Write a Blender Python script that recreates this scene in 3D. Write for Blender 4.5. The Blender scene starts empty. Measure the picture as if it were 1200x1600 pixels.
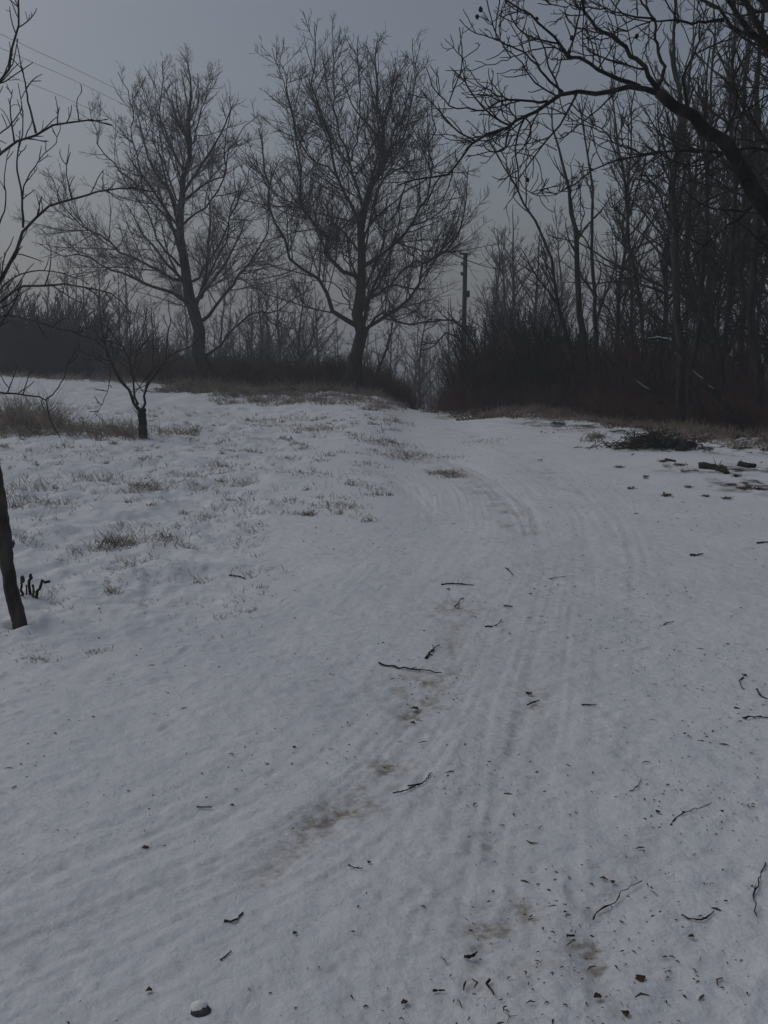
import bpy, math
import numpy as np
from mathutils import Vector
R = math.radians
sc = bpy.context.scene
# ------------------------------------------------------------------ camera
F_PX, PITCH, EYE = 1500.0, R(9.1), 1.6
cam = bpy.data.cameras.new("camera"); camo = bpy.data.objects.new("camera", cam)
sc.collection.objects.link(camo); sc.camera = camo
camo.location = (0, 0, EYE); camo.rotation_euler = (R(90) - PITCH, 0, 0)
cam.sensor_fit = 'VERTICAL'; cam.sensor_height = 24.0; cam.lens = 24.0 * F_PX / 1600.0
cam.clip_start = 0.05; cam.clip_end = 3000
# ------------------------------------------------------------------ sky, sun, exposure
SUN_EL, SUN_AZ = 48.0, -67.0           # a veiled sun, high at the left
w = bpy.data.worlds.new("World"); sc.world = w; w.use_nodes = True
nt = w.node_tree; nt.nodes.clear()
sky = nt.nodes.new('ShaderNodeTexSky'); sky.sky_type = 'NISHITA'; sky.sun_disc = False
sky.sun_elevation = R(SUN_EL); sky.sun_rotation = R(SUN_AZ)
sky.air_density = 1.0; sky.dust_density = 4.0; sky.ozone_density = 1.0
hs = nt.nodes.new('ShaderNodeHueSaturation'); hs.inputs['Saturation'].default_value = 0.68   # cloud cover greys the sky
bg = nt.nodes.new('ShaderNodeBackground'); bg.inputs['Strength'].default_value = 0.10
wo = nt.nodes.new('ShaderNodeOutputWorld')
nt.links.new(sky.outputs[0], hs.inputs['Color']); nt.links.new(hs.outputs[0], bg.inputs['Color'])
nt.links.new(bg.outputs[0], wo.inputs['Surface'])
sl = bpy.data.lights.new("sun", 'SUN'); sl.energy = 0.5; sl.angle = R(40); sl.color = (1.0, 0.98, 0.96)
so = bpy.data.objects.new("sun", sl); sc.collection.objects.link(so)
_az = R(SUN_AZ); _el = R(SUN_EL)
_d = Vector((math.sin(_az) * math.cos(_el), math.cos(_az) * math.cos(_el), math.sin(_el)))
so.rotation_euler = _d.to_track_quat('Z', 'Y').to_euler(); so.location = _d * 50
vs = sc.view_settings; vs.view_transform = 'Standard'; vs.look = 'None'; vs.gamma = 1; vs.exposure = -0.89
vs.use_curve_mapping = False
sc.cycles.max_bounces = 5; sc.cycles.diffuse_bounces = 2; sc.cycles.volume_bounces = 1
sc.cycles.use_denoising = True

# ------------------------------------------------------------------ helpers
def ray(px, py):
    x = (px - 600) / F_PX; y = (800 - py) / F_PX
    return x, math.cos(PITCH) + y * math.sin(PITCH), -math.sin(PITCH) + y * math.cos(PITCH)
def P(px, py, d):
    x, yy, z = ray(px, py); k = d / yy
    return (x * k, d, EYE + z * k)
def ss(a, b, x):
    t = np.clip((np.asarray(x, float) - a) / (b - a), 0, 1); return t * t * (3 - 2 * t)
_tab = np.random.default_rng(77).random((256, 256))
def vn(x, y):
    xi = np.floor(x).astype(int); yi = np.floor(y).astype(int); fx = x - xi; fy = y - yi
    fx = fx * fx * (3 - 2 * fx); fy = fy * fy * (3 - 2 * fy)
    a = _tab[xi & 255, yi & 255]; b = _tab[(xi + 1) & 255, yi & 255]
    c = _tab[xi & 255, (yi + 1) & 255]; d = _tab[(xi + 1) & 255, (yi + 1) & 255]
    return ((a * (1 - fx) + b * fx) * (1 - fy) + (c * (1 - fx) + d * fx) * fy) * 2 - 1
def fbm(x, y, o=4):
    s = 0; a = 1.0
    for k in range(o):
        s = s + a * vn(x * 2 ** k + 17.3 * k, y * 2 ** k + 5.1 * k); a *= .5
    return s

# ------------------------------------------------------------------ terrain
_pu = np.array([-1500, -300, 0, 200, 330, 450, 550, 600, 640, 700, 745, 830, 1200, 3000]) 
_D = np.array([40, 38, 37, 36, 35, 34, 33, 31, 28, 27, 32, 60, 60, 60.])
_Z = np.array([1.0, .95, .86, .64, .42, .46, .56, .36, .12, .07, .18, .95, .95, .95])
_DR = np.array([1.5, 1.5, 1.5, 1.8, 2.5, 3, 3.5, 4, 4.5, 4.5, 3.0, .3, .3, .3])
_g = np.arange(-1500, 3001, 5.0); _k = np.exp(-np.linspace(-2.2, 2.2, 15) ** 2); _k /= _k.sum()
def _sm(v): return np.convolve(np.pad(np.interp(_g, _pu, v), 7, mode='edge'), _k, 'valid')
_D, _Z, _DR = _sm(_D), _sm(_Z), _sm(_DR); _pu = _g
def macro(x, y):
    x = np.asarray(x, float); y = np.asarray(y, float)
    pu = 600 + 1500 * x / np.maximum(y, 3.0)
    D = np.interp(pu, _pu, _D); Z = np.interp(pu, _pu, _Z); DR = np.interp(pu, _pu, _DR)
    t = np.clip((y - 5) / (D - 5), 0, 1)
    z = Z * t ** 1.25
    over = np.maximum(y - D, 0)
    return z - DR * (1 - np.exp(-over * .16 / np.maximum(DR, .1)))
BL = np.array([(1.0, 27.5), (2.1, 25), (4.4, 23), (5.6, 19.0), (6.4, 16.4), (8.5, 12.5), (14, 8), (30, 4)])
def wood(x, y):     # metres past the edge of the wood (positive inside)
    yb = np.interp(x, BL[:, 0], BL[:, 1], left=200)
    return (y - yb) * .8
def ground(x, y):
    x = np.asarray(x, float); y = np.asarray(y, float)
    z = macro(x, y)
    field = ss(-.3, -1.6, x + .02 * y)                    # rough grass at the left
    z = z + field * ss(3.5, 7, y) * (.04 * fbm(x * 1.6, y * 1.6, 3) + .028 * fbm(x * 5, y * 5 + 9, 3))
    z = z + .012 * fbm(x * 1.1 + 40, y * .9, 3)
    z = z + .11 * ss(18.6, 20.2, y) * ss(-2.5, -6, x) * ss(60, 30, y)      # low bank behind the plum tree
    z = z + .05 * ss(12.2, 12.8, y + .5 * vn(x * .7, y * .1)) * ss(-3, -4.5, x) * ss(17, 13, y)
    rt = ss(-1.2, .5, wood(x, y))
    z = z + rt * (.09 * fbm(x * .9, y * .9 + 3, 4) + .04)
    bk = np.exp(-((y - 32.5) / 2.2) ** 2) * ss(-8.5, -5, x) * ss(1.0, -.5, x)
    z = z + bk * .17 * (fbm(x * 1.3, y * 1.3, 4))
    return z
def hit(px, py):
    x, yy, z = ray(px, py)
    ys = np.arange(1.5, 70, .02); g = ground(x / yy * ys, ys); r_ = EYE + z / yy * ys
    i = np.argmax(r_ < g) if (r_ < g).any() else len(ys) - 1
    y = ys[i]; return np.array([x / yy * y, y, float(ground(x / yy * y, y))])

def newmesh(name, v, faces, mat, attrs=None, smooth=True):
    me = bpy.data.meshes.new(name)
    v = np.asarray(v, np.float32); me.vertices.add(len(v)); me.vertices.foreach_set('co', v.ravel())
    if not isinstance(faces, list): faces = [faces]
    nl = sum(f.size for f in faces); npoly = sum(len(f) for f in faces)
    me.loops.add(nl); me.loops.foreach_set('vertex_index', np.concatenate([f.ravel() for f in faces]).astype(np.int32))
    me.polygons.add(npoly); st = []; c = 0
    for f in faces:
        st.append(c + np.arange(len(f)) * f.shape[1]); c += f.size
    me.polygons.foreach_set('loop_start', np.concatenate(st).astype(np.int32))
    if smooth: me.polygons.foreach_set('use_smooth', np.ones(npoly, bool))
    me.update(calc_edges=True); me.validate()
    for k, a in (attrs or {}).items():
        at = me.attributes.new(k, 'FLOAT', 'POINT'); at.data.foreach_set('value', a.astype(np.float32))
    if mat: me.materials.append(mat)
    return me
def link(name, me, parent=None, loc=None):
    o = bpy.data.objects.new(name, me); sc.collection.objects.link(o)
    if parent is not None: o.parent = parent
    if loc is not None: o.location = loc
    return o
def tag(o, label=None, cat=None, group=None, kind=None):
    if label: o['label'] = label
    if cat: o['category'] = cat
    if group: o['group'] = group
    if kind: o['kind'] = kind
    return o
def root(name, loc, label, cat, group=None):
    o = bpy.data.objects.new(name, None); sc.collection.objects.link(o); o.location = loc
    o.empty_display_size = .2
    return tag(o, label, cat, group)
def copy_tree(o, loc, rz=0, s=1, label=None, parent=None):
    c = o.copy(); sc.collection.objects.link(c)
    if parent is None:
        c.location = loc; c.rotation_euler = (0, 0, rz); c.scale = (s, s, s) if np.isscalar(s) else s
        if label: c['label'] = label
    else: c.parent = parent
    for ch in [k for k in bpy.data.objects if k.parent == o]: copy_tree(ch, None, parent=c)
    return c

# ------------------------------------------------------------------ materials
def mat(name, c1, c2, scale=8, rough=.95, bump=.3, stretch=(1, 1, 1), spec=.2):
    m = bpy.data.materials.new(name); m.use_nodes = True; n = m.node_tree; b = n.nodes['Principled BSDF']
    tc = n.nodes.new('ShaderNodeTexCoord'); mp = n.nodes.new('ShaderNodeMapping'); mp.inputs['Scale'].default_value = stretch
    no = n.nodes.new('ShaderNodeTexNoise'); no.inputs['Scale'].default_value = scale; no.inputs['Detail'].default_value = 5
    cr = n.nodes.new('ShaderNodeValToRGB'); cr.color_ramp.elements[0].position = .38; cr.color_ramp.elements[1].position = .62
    cr.color_ramp.elements[0].color = (*c1, 1); cr.color_ramp.elements[1].color = (*c2, 1)
    n.links.new(tc.outputs['Object'], mp.inputs[0]); n.links.new(mp.outputs[0], no.inputs['Vector'])
    n.links.new(no.outputs['Fac'], cr.inputs[0]); n.links.new(cr.outputs[0], b.inputs['Base Color'])
    b.inputs['Roughness'].default_value = rough; b.inputs['Specular IOR Level'].default_value = spec
    if bump:
        bp = n.nodes.new('ShaderNodeBump'); bp.inputs['Strength'].default_value = bump; bp.inputs['Distance'].default_value = .03
        n.links.new(no.outputs['Fac'], bp.inputs['Height']); n.links.new(bp.outputs[0], b.inputs['Normal'])
    return m
M_bark = mat('dark_bark', (.012, .012, .011), (.036, .033, .029), 9, bump=.8, stretch=(1, 1, .25))
M_moss = mat('mossy_bark', (.013, .017, .009), (.034, .036, .022), 7, bump=.8, stretch=(1, 1, .3))
M_twig = mat('twig_bark', (.022, .022, .021), (.055, .052, .050), 3, bump=0)
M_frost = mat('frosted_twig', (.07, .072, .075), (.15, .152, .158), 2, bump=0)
M_pale = mat('pale_sapling_bark', (.032, .029, .027), (.085, .078, .072), 14, bump=.6, stretch=(1, 1, .3))
M_shrub = mat('shrub_stems', (.016, .014, .013), (.042, .034, .031), 2, bump=0)
M_dark = mat('dark_thicket', (.008, .010, .010), (.018, .021, .021), 2, bump=0)
M_bramble = mat('brown_bramble', (.040, .024, .017), (.11, .062, .044), 2, bump=0)
M_grass = mat('dry_grass', (.15, .13, .10), (.36, .32, .26), 3, bump=0)
M_litter = mat('leaf_litter', (.05, .036, .026), (.16, .12, .085), 9, bump=0)
M_leaf = mat('brown_leaf', (.035, .024, .015), (.10, .065, .035), 20, bump=.2)
M_green = mat('green_leaf', (.015, .04, .02), (.03, .08, .035), 20, bump=.2)
M_pole = mat('weathered_pole', (.04, .038, .036), (.075, .071, .068), 6, stretch=(1, 1, .1))
M_cable = mat('cable', (.03, .03, .032), (.05, .05, .055), 3, bump=0)
M_snowcap = mat('snow_cap', (.72, .73, .76), (.80, .81, .83), 20, bump=.3)
M_lump = mat('dark_lump', (.04, .04, .042), (.09, .09, .095), 40, bump=.4)
M_cone = mat('cones', (.012, .011, .010), (.03, .026, .022), 9, bump=.2)

m = bpy.data.materials.new('snow'); m.use_nodes = True; n = m.node_tree; b = n.nodes['Principled BSDF']; M_snow = m
tc = n.nodes.new('ShaderNodeTexCoord')
def noise(scale, det, rough=.5, vec=None):
    o = n.nodes.new('ShaderNodeTexNoise'); o.inputs['Scale'].default_value = scale; o.inputs['Detail'].default_value = det
    o.inputs['Roughness'].default_value = rough; n.links.new(vec or tc.outputs['Object'], o.inputs['Vector']); return o
def ramp(src, a, b_, ca, cb):
    o = n.nodes.new('ShaderNodeValToRGB'); e = o.color_ramp.elements; e[0].position = a; e[1].position = b_
    e[0].color = (*ca, 1); e[1].color = (*cb, 1); n.links.new(src, o.inputs[0]); return o
def mixc(fac, a, b_):
    o = n.nodes.new('ShaderNodeMix'); o.data_type = 'RGBA'; n.links.new(fac, o.inputs[0])
    for s, i in ((a, 6), (b_, 7)):
        if isinstance(s, tuple): o.inputs[i].default_value = (*s, 1)
        else: n.links.new(s, o.inputs[i])
    return o.outputs[2]
def math_(op, a, b_):
    o = n.nodes.new('ShaderNodeMath'); o.operation = op
    for s, i in ((a, 0), (b_, 1)):
        if isinstance(s, (int, float)): o.inputs[i].default_value = s
        else: n.links.new(s, o.inputs[i])
    return o.outputs[0]
at = n.nodes.new('ShaderNodeAttribute'); at.attribute_name = 'dirt'
al = n.nodes.new('ShaderNodeAttribute'); al.attribute_name = 'litter'
base = ramp(noise(1.3, 6).outputs['Fac'], .3, .7, (.595, .635, .68), (.665, .70, .74)).outputs[0]
dn = ramp(noise(28, 6, .65).outputs['Fac'], .42, .68, (0, 0, 0), (1, 1, 1)).outputs[0]
dfac = math_('MINIMUM', math_('MULTIPLY', math_('ADD', dn, .25), at.outputs['Fac']), .9)
c = mixc(dfac, base, (.25, .23, .20))
fine = ramp(noise(60, 4, .65).outputs['Fac'], .58, .70, (0, 0, 0), (1, 1, 1)).outputs[0]
patch = ramp(noise(2.2, 3).outputs['Fac'], .42, .62, (0, 0, 0), (1, 1, 1)).outputs[0]
c = mixc(math_('MULTIPLY', math_('MULTIPLY', fine, patch), .45), c, (.30, .28, .24))
mpp = n.nodes.new('ShaderNodeMapping'); mpp.inputs['Scale'].default_value = (1, .8, 1); mpp.inputs['Rotation'].default_value = (0, 0, .5)
n.links.new(tc.outputs['Object'], mpp.inputs[0])
smg = ramp(noise(17, 5, .62, mpp.outputs[0]).outputs['Fac'], .56, .74, (0, 0, 0), (1, 1, 1)).outputs[0]
patch2 = ramp(noise(.8, 3).outputs['Fac'], .38, .62, (.15, .15, .15), (1, 1, 1)).outputs[0]
c = mixc(math_('MULTIPLY', math_('MULTIPLY', smg, patch2), .62), c, (.34, .33, .30))
ln = ramp(noise(5, 6, .7).outputs['Fac'], .44, .58, (0, 0, 0), (1, 1, 1)).outputs[0]
lfac = math_('MINIMUM', math_('MULTIPLY', math_('ADD', ln, .35), al.outputs['Fac']), 1.0)
c = mixc(lfac, c, (.045, .032, .023))
n.links.new(c, b.inputs['Base Color']); b.inputs['Roughness'].default_value = .85; b.inputs['Specular IOR Level'].default_value = .15
bsum = math_('ADD', math_('MULTIPLY', noise(9, 5, .6).outputs['Fac'], 1.0), math_('MULTIPLY', noise(55, 4, .6).outputs['Fac'], .14))
bp = n.nodes.new('ShaderNodeBump'); bp.inputs['Strength'].default_value = .55; bp.inputs['Distance'].default_value = .04
n.links.new(bsum, bp.inputs['Height']); n.links.new(bp.outputs[0], b.inputs['Normal'])

# ------------------------------------------------------------------ ground sheet
def axis(lo_fine, hi_fine, step, lo, hi, g):
    a = list(np.arange(lo_fine, hi_fine, step)); s = step; v = a[-1]
    while v < hi: s *= 1 + g; v += s; a.append(v)
    s = step; v = a[0]; pre = []
    while v > lo: s *= 1 + g * 2; v -= s; pre.append(v)
    return np.array(pre[::-1] + a)
xs = np.concatenate([-axis(1.8, 1.81, .014, 1.9, 450, .0125)[::-1], np.arange(-1.79, 1.79, .014), axis(1.8, 1.81, .014, 1.9, 450, .0125)])
xs = np.unique(np.round(xs, 5)); xs = xs[np.concatenate([[True], np.diff(xs) > .006])]
ys = axis(1.7, 5.2, .014, -60, 600, .0105)
X, Y = np.meshgrid(xs, ys); Zg = ground(X, Y)
# wheel and sledge tracks: bundles of fine grooves following lines on the ground
def resample(p, k):
    p = np.asarray(p, float); q = [p[0]]
    e = np.vstack([2 * p[0] - p[1], p, 2 * p[-1] - p[-2]])
    out = []
    for i in range(1, len(e) - 2):
        for t in np.linspace(0, 1, 12, endpoint=False):
            a, b_, c_, d = e[i - 1], e[i], e[i + 1], e[i + 2]
            out.append(.5 * ((2 * b_) + (c_ - a) * t + (2 * a - 5 * b_ + 4 * c_ - d) * t * t + (3 * b_ - a - 3 * c_ + d) * t ** 3))
    out.append(p[-1]); out = np.array(out)
    s = np.concatenate([[0], np.cumsum(np.linalg.norm(np.diff(out, axis=0), axis=1))])
    tt = np.linspace(0, s[-1], k)
    return np.stack([np.interp(tt, s, out[:, j]) for j in range(out.shape[1])], 1)
tracks = [
 ([(655, 1640), (700, 1420), (735, 1240), (775, 1080), (815, 950), (840, 860), (815, 790), (745, 735), (640, 697), (520, 674), (400, 657), (280, 642)], .40, .0048, 50, 1.0),
 ([(-200, 1640), (0, 1530), (200, 1440), (380, 1360), (520, 1270), (630, 1170), (700, 1070), (750, 960), (780, 870)], .62, .0052, 44, 1.3),
 ([(840, 1640), (850, 1450), (860, 1250), (880, 1080), (900, 930), (910, 830), (860, 760), (780, 710), (720, 680), (690, 655)], .45, .003, 40, .5),
 ([(1080, 1640), (1150, 1470), (1200, 1350), (1230, 1200)], .16, .007, 40, 1.0),
 ([(560, 1000), (640, 900), (700, 820), (690, 760), (620, 722), (500, 700), (380, 680)], .5, .005, 30, .7),
 ([(1010, 1000), (1000, 880), (960, 790), (880, 730), (800, 690), (740, 664)], .5, .004, 30, .4),
]
tracks += [([(850, 870), (800, 780), (725, 728), (640, 697), (520, 672), (400, 655), (250, 640)], .15, .026, 9, 2.0), ([(700, 860), (660, 780), (590, 735), (480, 705), (360, 686), (240, 672)], .14, .016, 9, 1.2),
           ([(930, 900), (890, 790), (810, 725), (730, 690), (690, 668)], .13, .014, 9, 1.2)]
sel = (Y > 1.2) & (Y < 36) & (np.abs(X) < 16)
xx, yy_ = X[sel], Y[sel]; dz = np.zeros_like(xx); dirt = np.zeros_like(xx)
for ti, (pl, wd, amp, fr, dirtk) in enumerate(tracks):
    w2 = np.array([hit(*p)[:2] if p[1] < 1601 else (lambda r: np.array([r[0] / r[1], 1.0]) * (EYE / -r[2] * r[1]))(ray(*p)) for p in pl])
    c2 = resample(w2, 160); dd = np.full(len(xx), 1e9); tt = np.zeros(len(xx)); sg = np.zeros(len(xx)); acc = 0
    for i in range(len(c2) - 1):
        a, e = c2[i], c2[i + 1] - c2[i]; L = np.linalg.norm(e) + 1e-9
        near = (np.abs(xx - a[0]) < 2 + L) & (np.abs(yy_ - a[1]) < 2 + L)
        rx, ry = xx[near] - a[0], yy_[near] - a[1]
        t = np.clip((rx * e[0] + ry * e[1]) / L ** 2, 0, 1)
        d = np.hypot(rx - t * e[0], ry - t * e[1]); s_ = np.sign(e[0] * ry - e[1] * rx)
        k = d < dd[near]; idx = np.flatnonzero(near)[k]
        dd[idx] = d[k]; tt[idx] = acc + t[k] * L; sg[idx] = s_[k]; acc += L
    t = dd * sg; mk = np.exp(-(dd / wd) ** 2) * ss(0, 1.6, tt) * ss(acc, acc - 2.0, tt) if ti > 3 else np.exp(-(dd / wd) ** 2) * ss(acc, acc - 2.5, tt)
    gr = vn((t + .03 * vn(tt * .9, t * 0 + ti)) * fr + 50 * ti, tt * .35) + .6 * vn(t * fr * 2.3 + 9, tt * .8)
    brk = (.25 + .75 * ss(-.35, .35, vn(tt * .5 + 31 * ti, t * 2.5 + 7))) * (.55 + .45 * ss(-.5, .5, vn(tt * 3, t * 6)))
    dz += mk * (amp * np.clip(gr * brk, -1, .5) - amp * .3 * dirtk)
    dirt += mk * (.22 if ti < 6 else .12) * dirtk * np.clip(.3 + vn(t * fr * .8 + 3, tt * .6 + 8), 0, 1)
for pl, wd, k0 in [([(380, 1370), (450, 1325), (520, 1280), (580, 1235), (615, 1180), (645, 1110), (685, 1050), (708, 1000), (712, 950), (730, 900)], .085, .62),
                   ([(820, 830), (770, 775), (700, 738), (640, 712), (580, 690), (500, 672), (400, 657)], .22, .7),
                   ([(840, 1090), (790, 1180), (770, 1290), (745, 1430), (735, 1560)], .05, .4), ([(900, 770), (830, 720), (760, 690), (700, 668)], .18, .45),
                   ([(960, 1600), (930, 1500), (960, 1380), (1010, 1300)], .06, .35)]:
    c2 = resample([hit(*p)[:2] for p in pl], 90); q = np.full(len(xx), 1e9)
    near = (xx > c2[:, 0].min() - .8) & (xx < c2[:, 0].max() + .8) & (yy_ > c2[:, 1].min() - .8) & (yy_ < c2[:, 1].max() + .8)
    qx, qy, qq = xx[near], yy_[near], q[near]
    for a in c2: qq = np.minimum(qq, np.hypot(qx - a[0], qy - a[1]))
    q[near] = qq; q = q + .04 * vn(xx * 5, yy_ * 5) ; f_ = np.exp(-(np.maximum(q, 0) / wd) ** 2) * np.clip(.35 + .9 * fbm(xx * 7, yy_ * 5, 4), 0, 1.2)
    dirt += k0 * f_; dz -= .007 * f_ * (1 + .7 * vn(xx * 25, yy_ * 20))
for (px, py, rr, k) in [(650, 1105, .13, .8), (640, 1120, .06, 1.), (560, 1265, .10, .5), (520, 1290, .09, .5), (600, 1200, .09, .6), (700, 955, .2, .7), (520, 1275, .08, .8),
                        (830, 1090, .12, .5), (770, 1490, .10, .7), (640, 1070, .16, .6), (690, 1060, .14, .45), (900, 1480, .08, .7), (940, 1500, .08, .6), (1010, 1330, .07, .5),
                        (690, 740, .35, .7), (640, 712, .4, .6), (600, 695, .3, .5), (430, 1345, .10, .5), (760, 1440, .07, .7), (810, 1430, .06, .7), (30, 1365, .05, .6)]:
    h = hit(px, py); q = np.hypot(xx - h[0], (yy_ - h[1]) * .8)
    dirt += k * np.exp(-(q / rr) ** 2) * np.clip(.5 + fbm(xx * 14, yy_ * 14, 3), 0, 1.4)
    dz -= .008 * k * np.exp(-(q / rr) ** 2) * (1 + .8 * vn(xx * 22, yy_ * 22))
dz += ss(14, 5, yy_) * (.0045 * fbm(xx * 9, yy_ * 9, 3) + .0022 * vn(xx * 28, yy_ * 28))
_r = np.random.default_rng(4242)
for k in range(150):      # scuffs and half filled footprints
    py = _r.uniform(760, 1590); px = _r.uniform(0, 1200); cx, cy, _ = hit(px, py); a = _r.uniform(-.6, .9); L_, W_ = _r.uniform(.02, .10), _r.uniform(.015, .035)
    near = (np.abs(xx - cx) < .35) & (np.abs(yy_ - cy) < .35); rx, ry = xx[near] - cx, yy_[near] - cy
    u, v_ = rx * math.sin(a) + ry * math.cos(a), rx * math.cos(a) - ry * math.sin(a)
    q = (u / L_) ** 2 + (v_ / W_) ** 2; dd_ = _r.uniform(.001, .0042) * (1.4 if px < 450 and py < 1150 else 1)
    dz[near] += dd_ * (.45 * np.exp(-((np.sqrt(q) - 1.35) / .35) ** 2) - np.exp(-q ** 2)) * (1 + .4 * vn(rx * 40 + k, ry * 40))
    if k % 3 == 0: dirt[near] += .35 * np.exp(-q) * np.clip(.4 + fbm(rx * 30 + k, ry * 30, 3), 0, 1)
h = hit(30, 979); q = np.hypot(xx - h[0], yy_ - h[1]); dz += .022 * np.exp(-((q - .13) / .06) ** 2) * (1 + .5 * vn(xx * 9, yy_ * 9)) - .03 * np.exp(-(q / .07) ** 2)
Zg[sel] += dz
Dt = np.zeros_like(X); Dt[sel] = dirt
Lt = np.maximum(ss(-.5, 1.0, wood(X, Y) + 1.3 * fbm(X * 1.1, Y * 1.1, 4)), .9 * ss(.1, .5, fbm(X * 2.6, Y * 2.2, 4) + .25 * wood(X, Y)) * ss(-2.6, -.8, wood(X, Y)))
Lt = np.maximum(Lt, ss(1.0, 3.0, Y - np.interp(600 + 1500 * X / np.maximum(Y, 3), _pu, _D) + .8 * fbm(X * .5, Y * .5, 2)) * .95)
bankm = np.exp(-((Y - 32.6) / 1.3) ** 2) * ss(-8.5, -6, X) * ss(1.2, 0, X)
Lt = np.maximum(Lt, bankm * ss(-.15, .35, fbm(X * 1.5, Y * 1.1 + 4, 4)) * .95)
for px, py, rx_, ry_ in [(1150, 700, .9, .9), (1110, 690, .6, .7), (1175, 735, .7, .5), (1040, 700, .5, .5), (1190, 760, .5, .5), (960, 672, .7, .8), (880, 662, .9, 1.2), (1100, 735, .5, .3)]:
    h = hit(px, py); q = ((X - h[0]) / rx_) ** 2 + ((Y - h[1]) / ry_) ** 2
    Lt = np.maximum(Lt, np.exp(-q) * 1.6 * ss(-.1, .45, fbm(X * 5, Y * 4, 4)))
ny, nx = X.shape; I = np.arange(nx * ny).reshape(ny, nx)
quads = np.stack([I[:-1, :-1], I[:-1, 1:], I[1:, 1:], I[1:, :-1]], -1).reshape(-1, 4)
g = link('snow_ground', newmesh('snow_ground', np.stack([X, Y, Zg], -1).reshape(-1, 3), quads, M_snow, {'dirt': Dt.ravel(), 'litter': Lt.ravel()}))
tag(g, kind='structure')

# ------------------------------------------------------------------ branch machinery (every level is an array of polylines)
def nrm(a): return a / (np.linalg.norm(a, axis=-1, keepdims=True) + 1e-9)
def spawn(par, rng, dens, tr=(.2, 1), ang=(35, 60), lf=.5, lim=(.1, 9), rk=.012, rtip=.004, K=5, up=.2, up2=.1, wand=.15, cap=None, flat=None):
    p, r, L = par; N, Kp, _ = p.shape
    cnt = rng.poisson(np.maximum(dens * L, 0)); idx = np.repeat(np.arange(N), cnt)
    if cap and len(idx) > cap: idx = rng.choice(idx, cap, replace=False)
    M = len(idx); t = tr[0] + (tr[1] - tr[0]) * rng.random(M)
    f = t * (Kp - 1); i = np.minimum(f.astype(int), Kp - 2); u = (f - i)[:, None]
    a, b_ = p[idx, i], p[idx, i + 1]; pos = a + (b_ - a) * u; tan = nrm(b_ - a)
    ra = r[idx, i] * (1 - u[:, 0]) + r[idx, i + 1] * u[:, 0]
    q = rng.normal(size=(M, 3)); q = nrm(q - (q * tan).sum(1)[:, None] * tan)
    an = np.radians(ang[0] + (ang[1] - ang[0]) * rng.random(M))[:, None]
    d = tan * np.cos(an) + q * np.sin(an); d[:, 2] += up; d = nrm(d)
    ln = np.clip(lf * L[idx] * (1 - .82 * t) * rng.uniform(.5, 1.3, M), *lim)
    r0 = np.maximum(np.minimum(ra * .72, rk * ln + rtip), rtip)
    out = np.empty((M, K, 3)); out[:, 0] = pos; cur = pos; st = (ln / (K - 1))[:, None]
    for k in range(1, K):
        d = d + rng.normal(size=(M, 3)) * wand; d[:, 2] += up2; d = nrm(d); cur = cur + d * st; out[:, k] = cur
    s = np.linspace(0, 1, K)[None]; rr = r0[:, None] * (1 - s) ** .8 + rtip * s ** .8 * .8
    return out, rr, ln
def tubes(sets, base, jitter=0, rng=None):
    V, Fc, off = [], [], 0
    for (p, r, L), sides in sets:
        N, K, _ = p.shape
        if N == 0: continue
        t = nrm(np.gradient(p, axis=1)); ref = np.array([.31, .17, .93])
        alt = np.abs((t * ref).sum(-1)).max(1) > .96
        rf = np.where(alt[:, None, None], np.array([.93, -.31, .17]), ref) * np.ones_like(t)
        u = nrm(np.cross(t, rf)); v = np.cross(t, u)
        a = np.arange(sides) * 2 * math.pi / sides
        rr = r[:, :, None]
        if jitter and rng is not None: rr = rr * (1 + jitter * rng.normal(size=(N, K, sides)))
        ring = p[:, :, None] + rr[..., None] * (np.cos(a)[None, None, :, None] * u[:, :, None] + np.sin(a)[None, None, :, None] * v[:, :, None])
        I = off + np.arange(N * K * sides).reshape(N, K, sides); J = np.roll(I, -1, 2)
        Fc.append(np.stack([I[:, :-1], J[:, :-1], J[:, 1:], I[:, 1:]], -1).reshape(-1, 4))
        if sides > 3:      # close thick tubes
            for e, fl in ((-1, 1), (0, -1)):
                if sides == 4: Fc.append(I[:, e][:, ::fl])
                else: Fc.append(np.stack([np.repeat(I[:, e, 0:1], sides - 2, 1), I[:, e, 1:-1], I[:, e, 2:]], -1).reshape(-1, 3)[:, ::fl])
        V.append(ring.reshape(-1, 3)); off += N * K * sides
    q = [f for f in Fc if f.shape[1] == 4]; tr = [f for f in Fc if f.shape[1] == 3]
    fs = []
    if q: fs.append(np.concatenate(q))
    if tr: fs.append(np.concatenate(tr))
    return np.concatenate(V) - np.asarray(base), fs
def one(p, r0, r1, K=14, rng=None, wob=0, pw=1.0):
    p = resample(p, K); L = np.linalg.norm(np.diff(p, axis=0), axis=1).sum()
    if rng is not None and wob: p[1:-1] += rng.normal(size=(K - 2, 3)) * wob * L / K
    s = np.linspace(0, 1, K) ** pw
    return p[None], (r0 + (r1 - r0) * s)[None], np.array([L])
def cat(*sets):
    return tuple(np.concatenate([s[i] for s in sets]) for i in range(3))
def pxlimb(pts, d0, slope, w0, w1, rng, K=14, wob=.11, pw=.62):
    pts = np.asarray(pts, float); s = np.concatenate([[0], np.cumsum(np.hypot(*np.diff(pts, axis=0).T))]) / F_PX * d0
    w3 = [P(p[0], p[1], d0 + slope * q) for p, q in zip(pts, s)]
    return one(w3, w0 / 2 / F_PX * d0, w1 / 2 / F_PX * d0, K, rng, wob, pw)
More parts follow.
